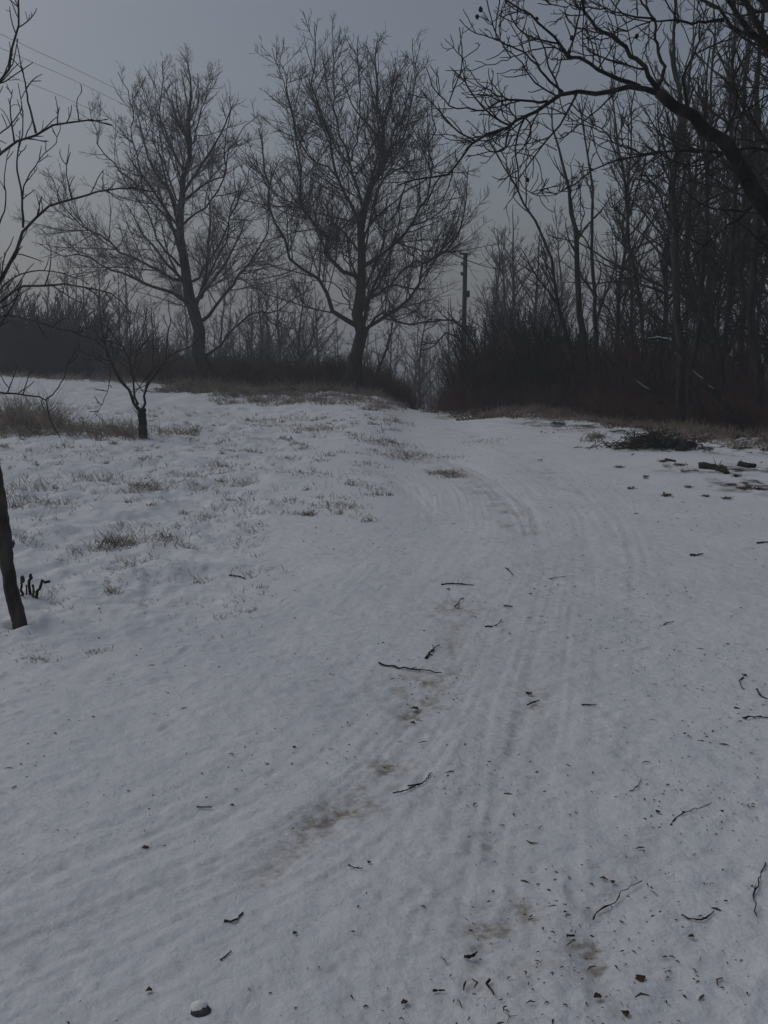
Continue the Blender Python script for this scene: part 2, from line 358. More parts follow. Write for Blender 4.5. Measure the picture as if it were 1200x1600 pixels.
def tree_object(name, base, label, cat_, trunk_sets, crown_sets, mt, mc, group=None, rng=None):
    r_ = root(name, base, label, cat_, group)
    v, f = tubes(trunk_sets, base, .06, rng); link('trunk', newmesh('trunk', v, f, mt), r_)
    v, f = tubes(crown_sets, base); link('crown', newmesh('crown', v, f, mc), r_)
    return r_

# ------------------------------------------------------------------ the big bare tree in the middle
def hero(name, label, trunk, tw, limbs, d, seed, mt, mc, extra=10, dens=(1.5, 3.2, 4.0), seedtop=.35, cap=16000, lims=((.6, 3.4), (.3, 1.4), (.15, .65)), rt=(.008, .0055, .0042), K3=4, back=(.15, .8), lw=.82):
    rng = np.random.default_rng(seed)
    tk = pxlimb(trunk, d, 0, tw[0], tw[1], rng, 18, .08, .8)
    b0 = tk[0][0, 0].copy(); b0[2] = float(ground(b0[0], b0[1]))
    tk[0][0, 0, 2] = b0[2] - .15
    s_ = np.linspace(0, 1, 18); tk[1][0] *= 1 + .45 * np.exp(-s_ * 22)
    LS = [pxlimb(l[0], d, l[3] if len(l) > 3 else rng.uniform(-.6, .6), l[1] * lw, l[2] * lw, rng) for l in limbs]
    ex = spawn(tk, rng, extra / tk[2][0], tr=back, ang=(40, 75), lf=.55, lim=(1.0, 5.0), rk=.012, rtip=.011, K=14, up=.25, up2=.05, wand=.10)
    # the extra limbs lean towards or away from the camera, the traced ones carry the outline
    dirv = ex[0] - ex[0][:, :1]; dirv[..., 0] *= .8; ex = (ex[0][:, :1] + dirv, ex[1], ex[2])
    L1 = cat(*(LS + [ex]))
    tkt = (tk[0][:, 9:], tk[1][:, 9:], tk[2] * .5)
    L2 = cat(spawn(L1, rng, dens[0], tr=(.10, .97), ang=(30, 75), lf=.55, lim=lims[0], rk=.005, rtip=rt[0], K=8, up=.12, up2=.05, wand=.075),
             spawn((tkt[0], tkt[1], tkt[2]), rng, 5.5, tr=(0, .98), ang=(30, 60), lf=.5, lim=lims[0], rk=.007, rtip=rt[0], K=8, up=.3, up2=.06, wand=.08))
    L3 = spawn(L2, rng, dens[1], tr=(.1, 1), ang=(30, 70), lf=.5, lim=lims[1], rk=.004, rtip=rt[1], K=5, up=.2, up2=.07, wand=.10, cap=cap)
    L4 = spawn(L3, rng, dens[2], tr=(.1, 1), ang=(25, 60), lf=.55, lim=lims[2], rk=.003, rtip=rt[2], K=K3, up=.15, up2=.05, wand=.12, cap=cap)
    return tree_object(name, b0, label, 'tree', [(tk, 12), (L1, 7)], [(L2, 4), (L3, 3), (L4, 3)], mt, mc, rng=rng)

C_TR = [(549, 616), (556, 563), (563, 530), (563, 507), (562, 483), (562, 450), (565, 410), (566, 370), (572, 335), (584, 287), (597, 240), (597, 187), (590, 160), (587, 117), (590, 60)]
C_LB = [
 ([(562, 512), (540, 503), (523, 498), (512, 473), (505, 447), (490, 432), (470, 417), (453, 403), (446, 380), (437, 363), (420, 323), (415, 283), (408, 240), (404, 200)], 11, 1.6, -.2),
 ([(560, 432), (545, 424), (527, 422), (512, 400), (505, 372), (495, 358), (473, 327), (470, 283), (468, 233), (460, 200), (450, 150), (433, 90)], 9, 1.4, .3),
 ([(565, 392), (560, 347), (543, 307), (522, 270), (512, 207), (500, 165), (487, 133), (495, 83), (491, 43)], 9, 1.3, -.3),
 ([(525, 274), (505, 260), (483, 247), (463, 207), (452, 160), (440, 120), (425, 75)], 4, 1.2, .2),
 ([(567, 345), (556, 283), (549, 250), (530, 213), (523, 173), (517, 130), (524, 90), (521, 60)], 7, 1.2, .5),
 ([(550, 252), (560, 200), (562, 150), (557, 100), (560, 55)], 4, 1.2, .1),
 ([(597, 240), (615, 225), (635, 205), (640, 170), (650, 120), (645, 60)], 4, 1.2, -.2),
 ([(567, 378), (580, 340), (590, 300), (608, 250), (612, 200), (610, 150), (618, 90)], 6, 1.2, -.5),
 ([(570, 415), (580, 405), (597, 400), (620, 377), (647, 350), (657, 320), (673, 287), (672, 240), (680, 190), (668, 130)], 8, 1.3, .25),
 ([(643, 353), (665, 345), (690, 330), (705, 310), (716, 280)], 4, 1.2, .4),
 ([(567, 470), (588, 460), (610, 447), (635, 449), (655, 450)], 6, 3, -.4),
 ([(610, 447), (630, 420), (650, 410), (680, 402), (700, 380)], 4, 1.3, -.3),
 ([(562, 528), (574, 518), (583, 505), (597, 497), (610, 493), (630, 477), (655, 447), (663, 410), (693, 397), (713, 370), (722, 340), (727, 300), (732, 260)], 9, 1.4, .1),
 ([(580, 507), (588, 495), (599, 490), (613, 497), (637, 506), (680, 503), (710, 500), (730, 510)], 6, 1.3, -.3),
 ([(575, 412), (600, 390), (600, 360), (622, 330), (630, 290), (650, 250), (655, 200)], 4, 1.2, .6),
 ([(563, 500), (540, 470), (520, 445), (470, 440), (450, 450)], 4, 1.2, .8),
 ([(560, 440), (536, 395), (520, 340), (505, 310), (490, 280)], 4, 1.2, .8),
]
hero('bare_tree', 'tall dark bare tree with a mossy forked trunk on the low bank in the middle', C_TR, (24, 1.2), C_LB, 32.8, 11, M_moss, M_twig, extra=14, cap=95000, dens=(3.3, 6.5, 7.0))

L_TR = [(327, 606), (322, 580), (315, 552), (307, 507), (298, 474), (292, 432), (286, 390), (282, 360), (287, 319), (289, 262), (296, 217), (298, 150), (291, 90)]
L_LB = [
 ([(322, 556), (330, 549), (349, 534), (367, 511), (390, 494), (409, 485), (424, 487), (446, 474), (470, 462), (490, 450)], 6, 1.3, .1),
 ([(409, 485), (420, 500), (440, 512), (465, 514)], 3, 1.2, .1),
 ([(309, 507), (322, 492), (337, 477), (360, 447), (379, 421), (401, 399), (412, 370), (420, 330), (432, 290)], 8, 1.3, .3),
 ([(302, 472), (314, 470), (322, 436), (340, 405), (352, 380), (358, 350), (372, 311), (390, 280), (402, 250)], 5, 1.3, -.3),
 ([(295, 442), (304, 440), (326, 414), (345, 380), (356, 350), (366, 310), (365, 260)], 6, 1.3, .5),
 ([(300, 480), (289, 474), (262, 455), (232, 445), (202, 432), (161, 421), (135, 399), (94, 396), (60, 380)], 8, 1.3, -.2),
 ([(293, 440), (285, 436), (255, 425), (225, 414), (187, 391), (150, 365), (124, 350), (101, 322), (85, 290), (67, 266)], 7, 1.3, .3),
 ([(290, 420), (281, 414), (255, 391), (242, 360), (230, 330), (205, 300), (190, 270)], 6, 1.3, -.5),
 ([(283, 365), (277, 360), (251, 330), (225, 300), (203, 280), (180, 259), (158, 235), (150, 200), (140, 170)], 6, 1.3, .2),
 ([(287, 320), (270, 300), (262, 260), (240, 220), (236, 180), (225, 140), (222, 120)], 4, 1.2, .6),
 ([(289, 272), (275, 245), (262, 221), (250, 185), (252, 140), (254, 95)], 5, 1.2, -.2),
 ([(225, 300), (215, 250), (206, 210), (206, 169), (198, 140), (184, 112)], 4, 1.2, -.3),
 ([(287, 314), (303, 300), (319, 285), (349, 274), (355, 240), (375, 205), (405, 180)], 5, 1.3, .2),
 ([(283, 354), (305, 333), (326, 315), (345, 285), (350, 250), (356, 200), (358, 150)], 5, 1.3, -.4),
 ([(292, 240), (305, 210), (318, 160), (330, 120)], 4, 1.2, .5),
 ([(296, 190), (310, 160), (308, 115)], 3, 1.2, -.4),
]
hero('bare_tree', 'broad bare tree with a leaning trunk, left of the mossy one behind the snowy field', L_TR, (25, 1.2), L_LB, 36.0, 23, M_bark, M_frost, extra=17, cap=95000, dens=(3.3, 6.5, 7.0))

# small plum tree in the left field
S_TR = [(223, 684), (223, 665), (222, 650), (222, 638)]
S_LB = [
 ([(222, 645), (214, 637), (202, 612), (187, 594), (172, 560), (161, 541), (148, 530)], 8, 2, -.1),
 ([(216, 632), (210, 610), (206, 575), (195, 545), (180, 530), (165, 505), (160, 470)], 5, 1.2, .3),
 ([(222, 642), (226, 625), (227, 609), (244, 582), (259, 562), (277, 552), (300, 540), (315, 522)], 6, 1.2, .1),
 ([(259, 562), (262, 530), (266, 500), (262, 470)], 3, 1.0, .2),
 ([(206, 580), (215, 550), (222, 520), (230, 480)], 3, 1.0, -.4),
 ([(172, 560), (160, 525), (158, 490), (150, 455)], 3, 1.0, .4),
 ([(227, 609), (238, 570), (240, 530), (236, 490)], 3, 1.0, .7),
 ([(187, 594), (175, 575), (150, 560), (120, 545)], 3, 1.0, -.5),
]
_y = hit(223, 683)[1]
hero('plum_tree', 'small dark fruit tree with a short trunk standing alone on the snowy field', S_TR, (14, 12), S_LB, _y, 5, M_bark, M_twig, extra=0, dens=(3.5, 5, 5), cap=1500,
     lims=((.3, 1.1), (.15, .5), (.08, .2)), rt=(.006, .004, .003))

# near sapling at the left edge: trunk leaves the frame, its boughs come back in above
rng = np.random.default_rng(8)
h0 = hit(30, 979); D0 = h0[1]
tk = one([(h0[0], D0, h0[2] - .16), (h0[0], D0, h0[2] + .02), P(14, 900, D0), P(2, 800, D0 + .05), P(-12, 720, D0 + .1), P(-28, 640, D0 + .12), P(-42, 570, D0 + .15), P(-50, 490, D0 + .15)], .044, .034, 56, rng, .04)
tk[1][0] *= 1 + .05 * np.convolve(rng.normal(size=56), [.3, .5, .3], 'same'); tk[1][0, :5] *= np.array([1.7, 1.45, 1.2, 1.08, 1.03])
NB = [
 ([(-46, 540), (-20, 470), (0, 436), (22, 391), (49, 350), (71, 330), (112, 311), (157, 300), (202, 294), (240, 300)], 11, 2.5, .35),
 ([(-50, 500), (-60, 400), (-45, 300), (0, 240), (22, 221), (56, 208), (97, 195), (150, 190), (175, 196)], 12, 3.0, .2),
 ([(-60, 400), (-70, 260), (-30, 170), (0, 127), (15, 94), (24, 49), (28, 0), (32, -60)], 9, 3, .0),
 ([(-45, 300), (-20, 225), (0, 210), (26, 184), (34, 160)], 5, 2, -.1),
 ([(-46, 560), (-20, 490), (0, 468), (30, 451), (60, 446), (139, 449), (176, 462), (205, 490)], 8, 2, -.2),
 ([(-48, 520), (-15, 470), (0, 455), (22, 431), (60, 423), (105, 429), (140, 445)], 5, 1.6, .3),
 ([(36, 356), (34, 307), (26, 255), (30, 230), (36, 205), (34, 165), (28, 130)], 5, 1.6, -.1),
 ([(36, 352), (34, 320), (41, 281), (62, 250), (90, 217), (94, 190)], 4, 1.4, .2),
 ([(56, 208), (48, 175), (41, 139), (36, 110), (30, 86), (26, 60)], 5, 1.6, .05),
 ([(41, 139), (52, 124), (66, 116)], 3, 1.4, .0),
 ([(22, 221), (18, 190), (16, 160), (20, 140)], 4, 1.6, .1),
 ([(90, 195), (90, 170), (86, 150)], 3, 1.3, 0), ([(124, 191), (120, 160), (126, 145)], 3, 1.3, .1),
 ([(-40, 600), (-10, 612), (0, 614), (45, 618), (71, 625), (76, 640), (84, 665), (94, 684)], 5, 2, -.15),
 ([(71, 625), (86, 612), (100, 590), (108, 560)], 3, 1.4, .1),
 ([(12, 613), (20, 592), (28, 570)], 3, 1.3, .1), ([(36, 616), (44, 590), (50, 575)], 3, 1.3, .1),
 ([(-46, 545), (0, 495), (67, 505), (131, 524), (199, 541), (225, 552)], 3.2, 1.5, .1),
 ([(172, 538), (171, 597), (160, 630), (150, 650)], 2.2, 1.2, -.1),
 ([(-60, 420), (-20, 400), (0, 350), (10, 310), (8, 270), (16, 230)], 5, 1.6, .3),
 ([(112, 311), (104, 270), (108, 225)], 3, 1.3, .1),
]
LS = [pxlimb(l[0], D0 + .15, l[3], l[1] * .75, l[2] * .7, rng, 16, .08, .8) for l in NB]
ex = spawn(tk, rng, 5, tr=(.75, 1), ang=(30, 60), lf=.8, lim=(.6, 1.4), rk=.010, rtip=.003, K=16, up=.3, up2=.03, wand=.06)
ex[0][..., 0] = np.minimum(ex[0][..., 0], -2.05)
L1 = cat(*(LS + [ex]))
L2 = spawn(L1, rng, 6, tr=(.1, 1), ang=(35, 75), lf=.25, lim=(.08, .5), rk=.006, rtip=.0026, K=6, up=.25, up2=.06, wand=.13)
L3 = spawn(L2, rng, 6, tr=(.15, 1), ang=(30, 65), lf=.4, lim=(.03, .14), rk=.007, rtip=.002, K=4, up=.1, up2=.03, wand=.15)
nb = root('fruit_tree', h0, 'slender pale trunk at the left edge whose twiggy boughs hang into the frame above', 'tree')
tw_ = (tk[0], tk[1], tk[2]); v, f = tubes([(tw_, 18), (L1, 8)], h0, .035, rng); link('trunk', newmesh('trunk', v, f, M_pale), nb)
v, f = tubes([(L2, 5), (L3, 3)], h0); link('crown', newmesh('crown', v, f, M_twig), nb)

KNOTS = [(35, 905), (20, 850)]
# overhanging tree at the right edge
rng = np.random.default_rng(31); D4 = 7.0
OB = [
 ([(1330, 560), (1270, 430), (1200, 326), (1177, 298), (1159, 257), (1127, 225), (1076, 179), (1028, 145)], 40, 17, -.15),
 ([(1030, 147), (1012, 137), (989, 135), (934, 144), (879, 144), (856, 158), (820, 183), (785, 203), (751, 218), (705, 261), (677, 280), (648, 281), (620, 290)], 11, 2.2, -.25),
 ([(879, 144), (850, 115), (824, 87), (800, 72), (774, 62), (733, 46), (718, 30)], 5, 1.6, .2),
 ([(856, 158), (820, 157), (788, 156), (760, 170), (733, 172), (712, 168), (696, 160), (680, 135), (666, 106)], 5, 1.6, -.1),
 ([(800, 158), (770, 145), (751, 133), (733, 110), (719, 83), (716, 70)], 3, 1.4, .3),
 ([(1000, 136), (989, 133), (960, 122), (934, 110), (905, 92), (884, 78), (866, 60), (847, 41), (820, 18), (783, 0), (750, -20)], 9, 2.4, .1),
 ([(1030, 142), (998, 96), (966, 64), (930, 41), (912, 20), (905, -10), (890, -60)], 10, 4, -.2),
 ([(1026, 142), (1038, 101), (1024, 69), (1024, 37), (1010, 15), (985, -20)], 8, 3, .3),
 ([(1024, 30), (995, 28), (950, 15), (900, 10), (840, 5)], 4, 1.6, .2),
 ([(1340, 560), (1345, 380), (1300, 200), (1240, 90), (1200, 53), (1160, 42), (1131, 32), (1110, 15), (1088, -5)], 16, 6, .2),
 ([(1131, 32), (1080, 34), (1026, 32), (990, 45), (960, 52)], 6, 1.8, -.2),
 ([(1345, 430), (1330, 200), (1250, 60), (1205, 22), (1186, 0), (1170, -40)], 20, 11, -.2),
 ([(1340, 560), (1310, 330), (1260, 245), (1200, 236), (1154, 236), (1081, 236), (1035, 238), (989, 248), (950, 250), (934, 257), (910, 272), (895, 290)], 14, 2.4, .25),
 ([(1035, 238), (1000, 238), (965, 225), (930, 200), (880, 195)], 4, 1.5, .1),
 ([(1177, 318), (1158, 340), (1136, 353), (1110, 375), (1085, 400)], 6, 1.6, .2),
 ([(751, 218), (735, 220), (700, 217), (685, 205)], 3, 1.4, .1),
 ([(870, 235), (820, 210), (770, 196)], 2, 1, .3),
 ([(1076, 179), (1070, 120), (1090, 70), (1095, 30), (1080, -20)], 6, 2, -.3),
 ([(1127, 225), (1150, 160), (1145, 100), (1160, 50)], 6, 2, .3),
 ([(934, 110), (960, 60), (940, 0)], 3, 1.4, .2),
 ([(820, 183), (830, 215), (800, 250), (812, 285), (850, 305), (890, 290)], 3, 1.2, .3),
 ([(884, 78), (850, 75), (812, 85), (770, 100), (742, 95)], 3, 1.3, -.1),
]
LS = [pxlimb(l[0], D4, l[3], l[1] * (.85 if l[1] < 30 else .95), l[2] * .8, rng, 18, .13, .7 if l[1] < 30 else 1) for l in OB]
b4 = np.array([P(1335, 700, D4)[0], D4, 0]); b4[2] = float(ground(b4[0], b4[1]))
tk = one([(b4[0], b4[1], b4[2] - .15), (b4[0] + .02, b4[1], b4[2] + .8), P(1332, 620, D4), P(1338, 540, D4), P(1345, 380, D4 + .1), P(1350, 100, D4 + .2), P(1330, -250, D4 + .3)], .17, .05, 18, rng, .05)
ex = spawn(tk, rng, 4.0, tr=(.35, 1), ang=(35, 60), lf=.6, lim=(1, 3), rk=.016, rtip=.008, K=18, up=.2, up2=.03, wand=.07)
Lb = spawn(cat(*LS), rng, 1.3, tr=(.1, .95), ang=(35, 70), lf=.45, lim=(.5, 1.5), rk=.006, rtip=.004, K=18, up=.1, up2=.03, wand=.10)
L1 = cat(*(LS + [ex, Lb]))
L2 = spawn(L1, rng, 8.0, tr=(.12, 1), ang=(35, 70), lf=.42, lim=(.18, .95), rk=.0065, rtip=.0030, K=7, up=.12, up2=.05, wand=.14)
L3 = spawn(L2, rng, 8, tr=(.1, 1), ang=(30, 65), lf=.5, lim=(.10, .45), rk=.007, rtip=.0028, K=5, up=.1, up2=.03, wand=.22)
L4 = spawn(L3, rng, 4.5, tr=(.2, 1), ang=(30, 65), lf=.5, lim=(.03, .14), rk=.007, rtip=.0024, K=3, up=.1, up2=.03, wand=.2)
ov = root('overhanging_tree', b4, 'near tree leaning in from the right edge, thick bough and spreading twigs against the sky', 'tree')
v, f = tubes([(tk, 14), (L1, 9)], b4, .05, rng); link('trunk', newmesh('trunk', v, f, M_bark), ov)
v, f = tubes([(L2, 5), (L3, 4), (L4, 3)], b4); link('crown', newmesh('crown', v, f, M_twig), ov)
def blob(c, r, rng, sq=(1, 1, 1), lat=6, lon=8, nz=.15):
    v = [(0, 0, 1)]
    for i in range(1, lat):
        for j in range(lon):
            a, q = math.pi * i / lat, 2 * math.pi * j / lon
            v.append((math.sin(a) * math.cos(q), math.sin(a) * math.sin(q), math.cos(a)))
    v.append((0, 0, -1)); v = np.array(v); v *= (1 + nz * rng.normal(size=(len(v), 1)))
    v = v * np.array(sq) * r + np.asarray(c); F_ = []
    for j in range(lon): F_ += [(0, 1 + j, 1 + (j + 1) % lon)] ; 
    for i in range(lat - 2):
        for j in range(lon):
            a, b_ = 1 + i * lon + j, 1 + i * lon + (j + 1) % lon
            F_ += [(a, a + lon, b_), (b_, a + lon, b_ + lon)]
    e = len(v) - 1
    for j in range(lon): F_ += [(e, 1 + (lat - 2) * lon + (j + 1) % lon, 1 + (lat - 2) * lon + j)]
    return v, np.array(F_)
for px, py in KNOTS:
    q = np.array(P(px, py, D0 - .01)) - h0; v, f = blob(q, .014, np.random.default_rng(px), (1, 1, 1.5)); link('burr', newmesh('burr', v, f, M_pale), nb)
def merge(lst):
    V, F_, o = [], [], 0
    for v, f in lst: V.append(v); F_.append(f + o); o += len(v)
    return np.concatenate(V), np.concatenate(F_)
for (px, py) in [(716, 31), (731, 57), (830, 62), (875, 99), (964, 102), (873, 124), (949, 334), (804, 320), (726, 30), (742, 52), (1012, 20), (1040, 60)]:
    k = int(np.argmin(np.hypot(*(np.stack([600 + F_PX * L3[0][:, -1, 0] / L3[0][:, -1, 1], 560 - F_PX * (L3[0][:, -1, 2] - EYE) / L3[0][:, -1, 1]], 0) - np.array([[px], [py]])))))
    c0 = L3[0][k, -1] - b4
    v, f = blob(c0 - np.array([0, 0, .006]), .013, rng, (1, 1, 1.25)); link('cone', newmesh('cone', v, f, M_cone), ov)

# ------------------------------------------------------------------ procedural wood trees
def wood_tree(h, r, seed, lean=(0, 0), bare=.3, dens=1.6, ang=(25, 50), cap=9000, mt=None, mc=None, tw=.008, lf=.38, name='wood_tree', trunk=None):
    rng = np.random.default_rng(seed)
    if trunk is None:
        pts = [(0, 0, -.2)]; x = y = 0
        for k in range(1, 7):
            x += lean[0] * h / 6 + rng.normal() * h * .008; y += lean[1] * h / 6 + rng.normal() * h * .008; pts.append((x, y, h * k / 6))
    else: pts = trunk
    tk = one(pts, r, .014, 16, rng, .04, 1.1)
    L1 = spawn(tk, rng, dens, tr=(bare, .97), ang=ang, lf=lf, lim=(.6, 4.5), rk=.009, rtip=.009, K=9, up=.22, up2=.05, wand=.15)
    L2 = spawn(L1, rng, 3.2, tr=(.15, 1), ang=(25, 55), lf=.45, lim=(.3, 1.6), rk=.008, rtip=tw, K=6, up=.2, up2=.05, wand=.15, cap=cap)
    L3 = spawn(L2, rng, 4.2, tr=(.1, 1), ang=(25, 55), lf=.5, lim=(.15, .8), rk=.007, rtip=tw * .75, K=4, up=.15, up2=.04, wand=.18, cap=cap)
    o = root(name, (0, 0, 0), 'tree', 'tree')
    v, f = tubes([(tk, 9), (L1, 5)], (0, 0, 0), .06, rng); link('trunk', newmesh('trunk', v, f, mt or M_bark), o)
    v, f = tubes([(L2, 3), (L3, 3)], (0, 0, 0)); link('crown', newmesh('crown', v, f, mc or M_twig), o)
    return o
def onground(x, y, dz=0): return (x, y, float(ground(x, y)) + dz)
def put_new(o, px, y, label, rz=0, s=1, group=None):
    x = (px - 600) / F_PX * y / math.cos(PITCH) * .987
    o.location = onground(x, y); o.rotation_euler = (0, 0, rz); o.scale = (s, s, s); tag(o, label, None, group)
    return o
def rel(pts, base, d, slope=0):
    out = []
    for k, p in enumerate(pts):
        q = P(p[0], p[1], d + slope * k); out.append((q[0] - base[0], q[1] - base[1], q[2] - base[2]))
    return out
def traced(pts, d, r, label, seed, slope=0, group=None, **kw):
    b = P(pts[0][0], pts[0][1], d); b = onground(b[0], b[1])
    tr = rel(pts, b, d, slope); tr[0] = (tr[0][0], tr[0][1], -.2)
    o = wood_tree(1, r, seed, trunk=tr, **kw); o.location = b; return tag(o, label, None, group)
WG = 'trees at the edge of the right hand wood'
traced([(900, 600), (898, 583), (883, 517), (867, 442), (858, 392), (835, 345), (801, 284), (770, 235), (755, 205)], 24, .055, 'thin trunk curving out to the left, foremost left of the wood above the brown brush', 101, bare=.35, dens=2.2, lf=.3, group=WG)
traced([(918, 610), (914, 560), (904, 475), (900, 392), (893, 321), (880, 260), (868, 210), (862, 165)], 24.5, .11, 'straight grey trunk, thickest of the three slim trees left of the wood', 102, bare=.35, dens=2.6, lf=.4, group=WG)
traced([(935, 610), (932, 550), (927, 454), (925, 392), (925, 300), (915, 220), (905, 160)], 25.2, .07, 'slim upright trunk just right of the thickest of the three left wood trees', 103, bare=.3, dens=2.4, lf=.36, group=WG)
traced([(1062, 668), (1064, 620), (1062, 550), (1058, 470), (1058, 390), (1050, 290), (1062, 180), (1052, 60), (1060, -60)], 19.2, .10, 'black trunk rising behind the brush pile where two logs lean', 104, bare=.2, dens=2.2, lf=.36, group=WG)
traced([(1078, 668), (1078, 600), (1090, 520), (1098, 430), (1105, 330), (1100, 200), (1112, 60)], 19.6, .06, 'thin dark stem close against the right side of the black trunk with leaning logs', 109, bare=.2, dens=2.0, lf=.3, group=WG)
traced([(1126, 650), (1125, 600), (1124, 550), (1112, 508), (1092, 467), (1075, 400), (1080, 300), (1070, 180), (1085, 60)], 20.5, .085, 'forked dark trunk bending left, between the leaning logs and the right edge', 105, bare=.15, dens=2.2, lf=.38, group=WG)
traced([(1130, 650), (1128, 560), (1137, 500), (1142, 412), (1150, 300), (1140, 180), (1150, 40), (1145, -90)], 20.9, .07, 'straight dark fork stem just right of the trunk bending left', 106, bare=.25, dens=2.0, lf=.34, group=WG)
traced([(1186, 660), (1183, 600), (1175, 475), (1179, 392), (1188, 280), (1180, 160), (1190, 20), (1185, -150)], 19.0, .10, 'tall thick dark trunk nearest the right edge of the photo', 107, bare=.25, dens=2.2, lf=.34, group=WG)
traced([(1158, 655), (1158, 600), (1162, 517), (1158, 430), (1165, 320), (1160, 200), (1170, 50), (1165, -80)], 22.0, .075, 'slender straight trunk between the forked tree and the thick right edge trunk', 108, bare=.25, dens=2.0, lf=.34, group=WG)
traced([(1010, 640), (1008, 560), (1000, 480), (985, 380), (975, 280), (960, 200), (955, 120)], 23.5, .06, 'slim trunk leaning slightly left behind the small snowy log', 110, bare=.2, dens=2.2, lf=.36, group=WG)
BGL = 'slim grey tree deep in the right hand wood behind the front trunks'
protos = [wood_tree(h, r, 200 + i, lean=l, bare=b_, dens=d_, cap=9000, lf=.40, ang=(30, 70)) for i, (h, r, l, b_, d_) in enumerate([(12.5, .09, (.03, .01), .12, 2.8), (11, .065, (-.09, .0), .10, 3.0), (13, .10, (.07, -.02), .15, 2.6), (10, .055, (.0, .05), .08, 3.2), (9, .05, (-.14, .02), .06, 3.4)])]
rng = np.random.default_rng(64); used = set()
spots = [(955, 28), (985, 31), (1020, 26), (1045, 30), (1075, 24.5), (1100, 28), (1118, 24), (1145, 31), (1172, 26), (1200, 23), (1215, 29), (1235, 21), (1090, 35), (975, 42), (1190, 42), (1270, 25), (1300, 33)]
for i, (px, y) in enumerate(spots):
    k = i % 5; rz = rng.uniform(0, 6.28); x = (px - 600) / F_PX * y; s = rng.uniform(.75, 1.1) * (.66 if px < 940 else .8 if px < 1000 else 1)
    if k not in used: o = protos[k]; used.add(k); o.location = onground(x, y); o.rotation_euler = (0, 0, rz); o.scale = (s,) * 3; o['label'] = BGL
    else: o = copy_tree(protos[k], onground(x, y), rz, s, BGL)
    o['group'] = 'trees deep in the right hand wood'
# fog-greyed trees beyond the bank
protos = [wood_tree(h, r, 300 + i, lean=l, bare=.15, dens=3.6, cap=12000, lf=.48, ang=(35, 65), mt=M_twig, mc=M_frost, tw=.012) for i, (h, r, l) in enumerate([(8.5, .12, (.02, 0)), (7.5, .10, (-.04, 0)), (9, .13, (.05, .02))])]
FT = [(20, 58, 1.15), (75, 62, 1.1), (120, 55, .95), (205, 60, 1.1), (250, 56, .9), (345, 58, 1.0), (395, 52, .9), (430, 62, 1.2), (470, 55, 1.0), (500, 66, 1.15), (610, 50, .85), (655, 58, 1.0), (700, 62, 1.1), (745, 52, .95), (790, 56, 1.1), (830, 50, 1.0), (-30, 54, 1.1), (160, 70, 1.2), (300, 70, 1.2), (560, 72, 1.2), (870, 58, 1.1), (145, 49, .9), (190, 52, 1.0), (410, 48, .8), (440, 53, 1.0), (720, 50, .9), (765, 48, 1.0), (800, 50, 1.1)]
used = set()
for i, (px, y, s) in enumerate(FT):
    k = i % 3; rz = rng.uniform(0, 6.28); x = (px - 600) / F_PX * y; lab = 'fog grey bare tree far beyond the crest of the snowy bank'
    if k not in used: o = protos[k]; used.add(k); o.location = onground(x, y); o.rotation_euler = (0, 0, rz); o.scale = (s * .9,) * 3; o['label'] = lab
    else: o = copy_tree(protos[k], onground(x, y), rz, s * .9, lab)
    o['group'] = 'misty trees beyond the bank'
# young trees just behind the bank
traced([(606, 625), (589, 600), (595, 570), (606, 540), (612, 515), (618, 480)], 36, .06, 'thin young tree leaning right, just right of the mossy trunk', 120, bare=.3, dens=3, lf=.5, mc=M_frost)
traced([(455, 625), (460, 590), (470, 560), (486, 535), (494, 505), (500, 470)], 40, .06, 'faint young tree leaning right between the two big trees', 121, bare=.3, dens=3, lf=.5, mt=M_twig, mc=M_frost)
traced([(760, 620), (752, 570), (735, 530), (715, 505), (690, 500), (665, 505)], 27, .06, 'dark arching tree leaning left over the sunken lane', 122, bare=.15, dens=6, lf=.45)
traced([(765, 640), (748, 590), (728, 545), (700, 520), (680, 540), (655, 548)], 28, .05, 'lower dark drooping tree beneath the arching one over the lane', 123, bare=.15, dens=6, lf=.4)

# ------------------------------------------------------------------ shrubs
def shrub(h, seed, ns=26, spread=.45, mc=None, name='bare_shrub', tw=.007, dens=3.5, cap=2600, base_r=.25):
    rng = np.random.default_rng(seed); a = rng.uniform(0, 6.28, ns); q = rng.random(ns) ** .6
    p = np.zeros((ns, 9, 3)); p[:, 0, 0] = np.cos(a) * base_r * q; p[:, 0, 1] = np.sin(a) * base_r * q; p[:, 0, 2] = -.08
    ln = h * rng.uniform(.55, 1.1, ns); d = nrm(np.stack([np.cos(a) * q * spread, np.sin(a) * q * spread, np.ones(ns)], 1)); cur = p[:, 0]
    for k in range(1, 9):
        d = nrm(d + rng.normal(size=(ns, 3)) * .07 + np.array([0, 0, -.01])); cur = cur + d * (ln / 8)[:, None]; p[:, k] = cur
    s = np.linspace(0, 1, 9)[None]; r = (.008 + .006 * ln)[:, None] * (1 - s) + tw * s
    L1 = (p, r, ln)
    L2 = spawn(L1, rng, dens, tr=(.12, 1), ang=(20, 55), lf=.38, lim=(.25, 1.3), rk=.006, rtip=tw, K=5, up=.25, up2=.05, wand=.14, cap=cap)
    L3 = spawn(L2, rng, 3.5, tr=(.1, 1), ang=(25, 55), lf=.5, lim=(.1, .5), rk=.006, rtip=tw * .7, K=3, up=.1, up2=.03, wand=.15, cap=cap)
    v, f = tubes([(L1, 4), (L2, 3), (L3, 3)], (0, 0, 0)); o = tag(link(name, newmesh(name, v, f, mc or M_shrub)), 'shrub', 'shrub')
    return o
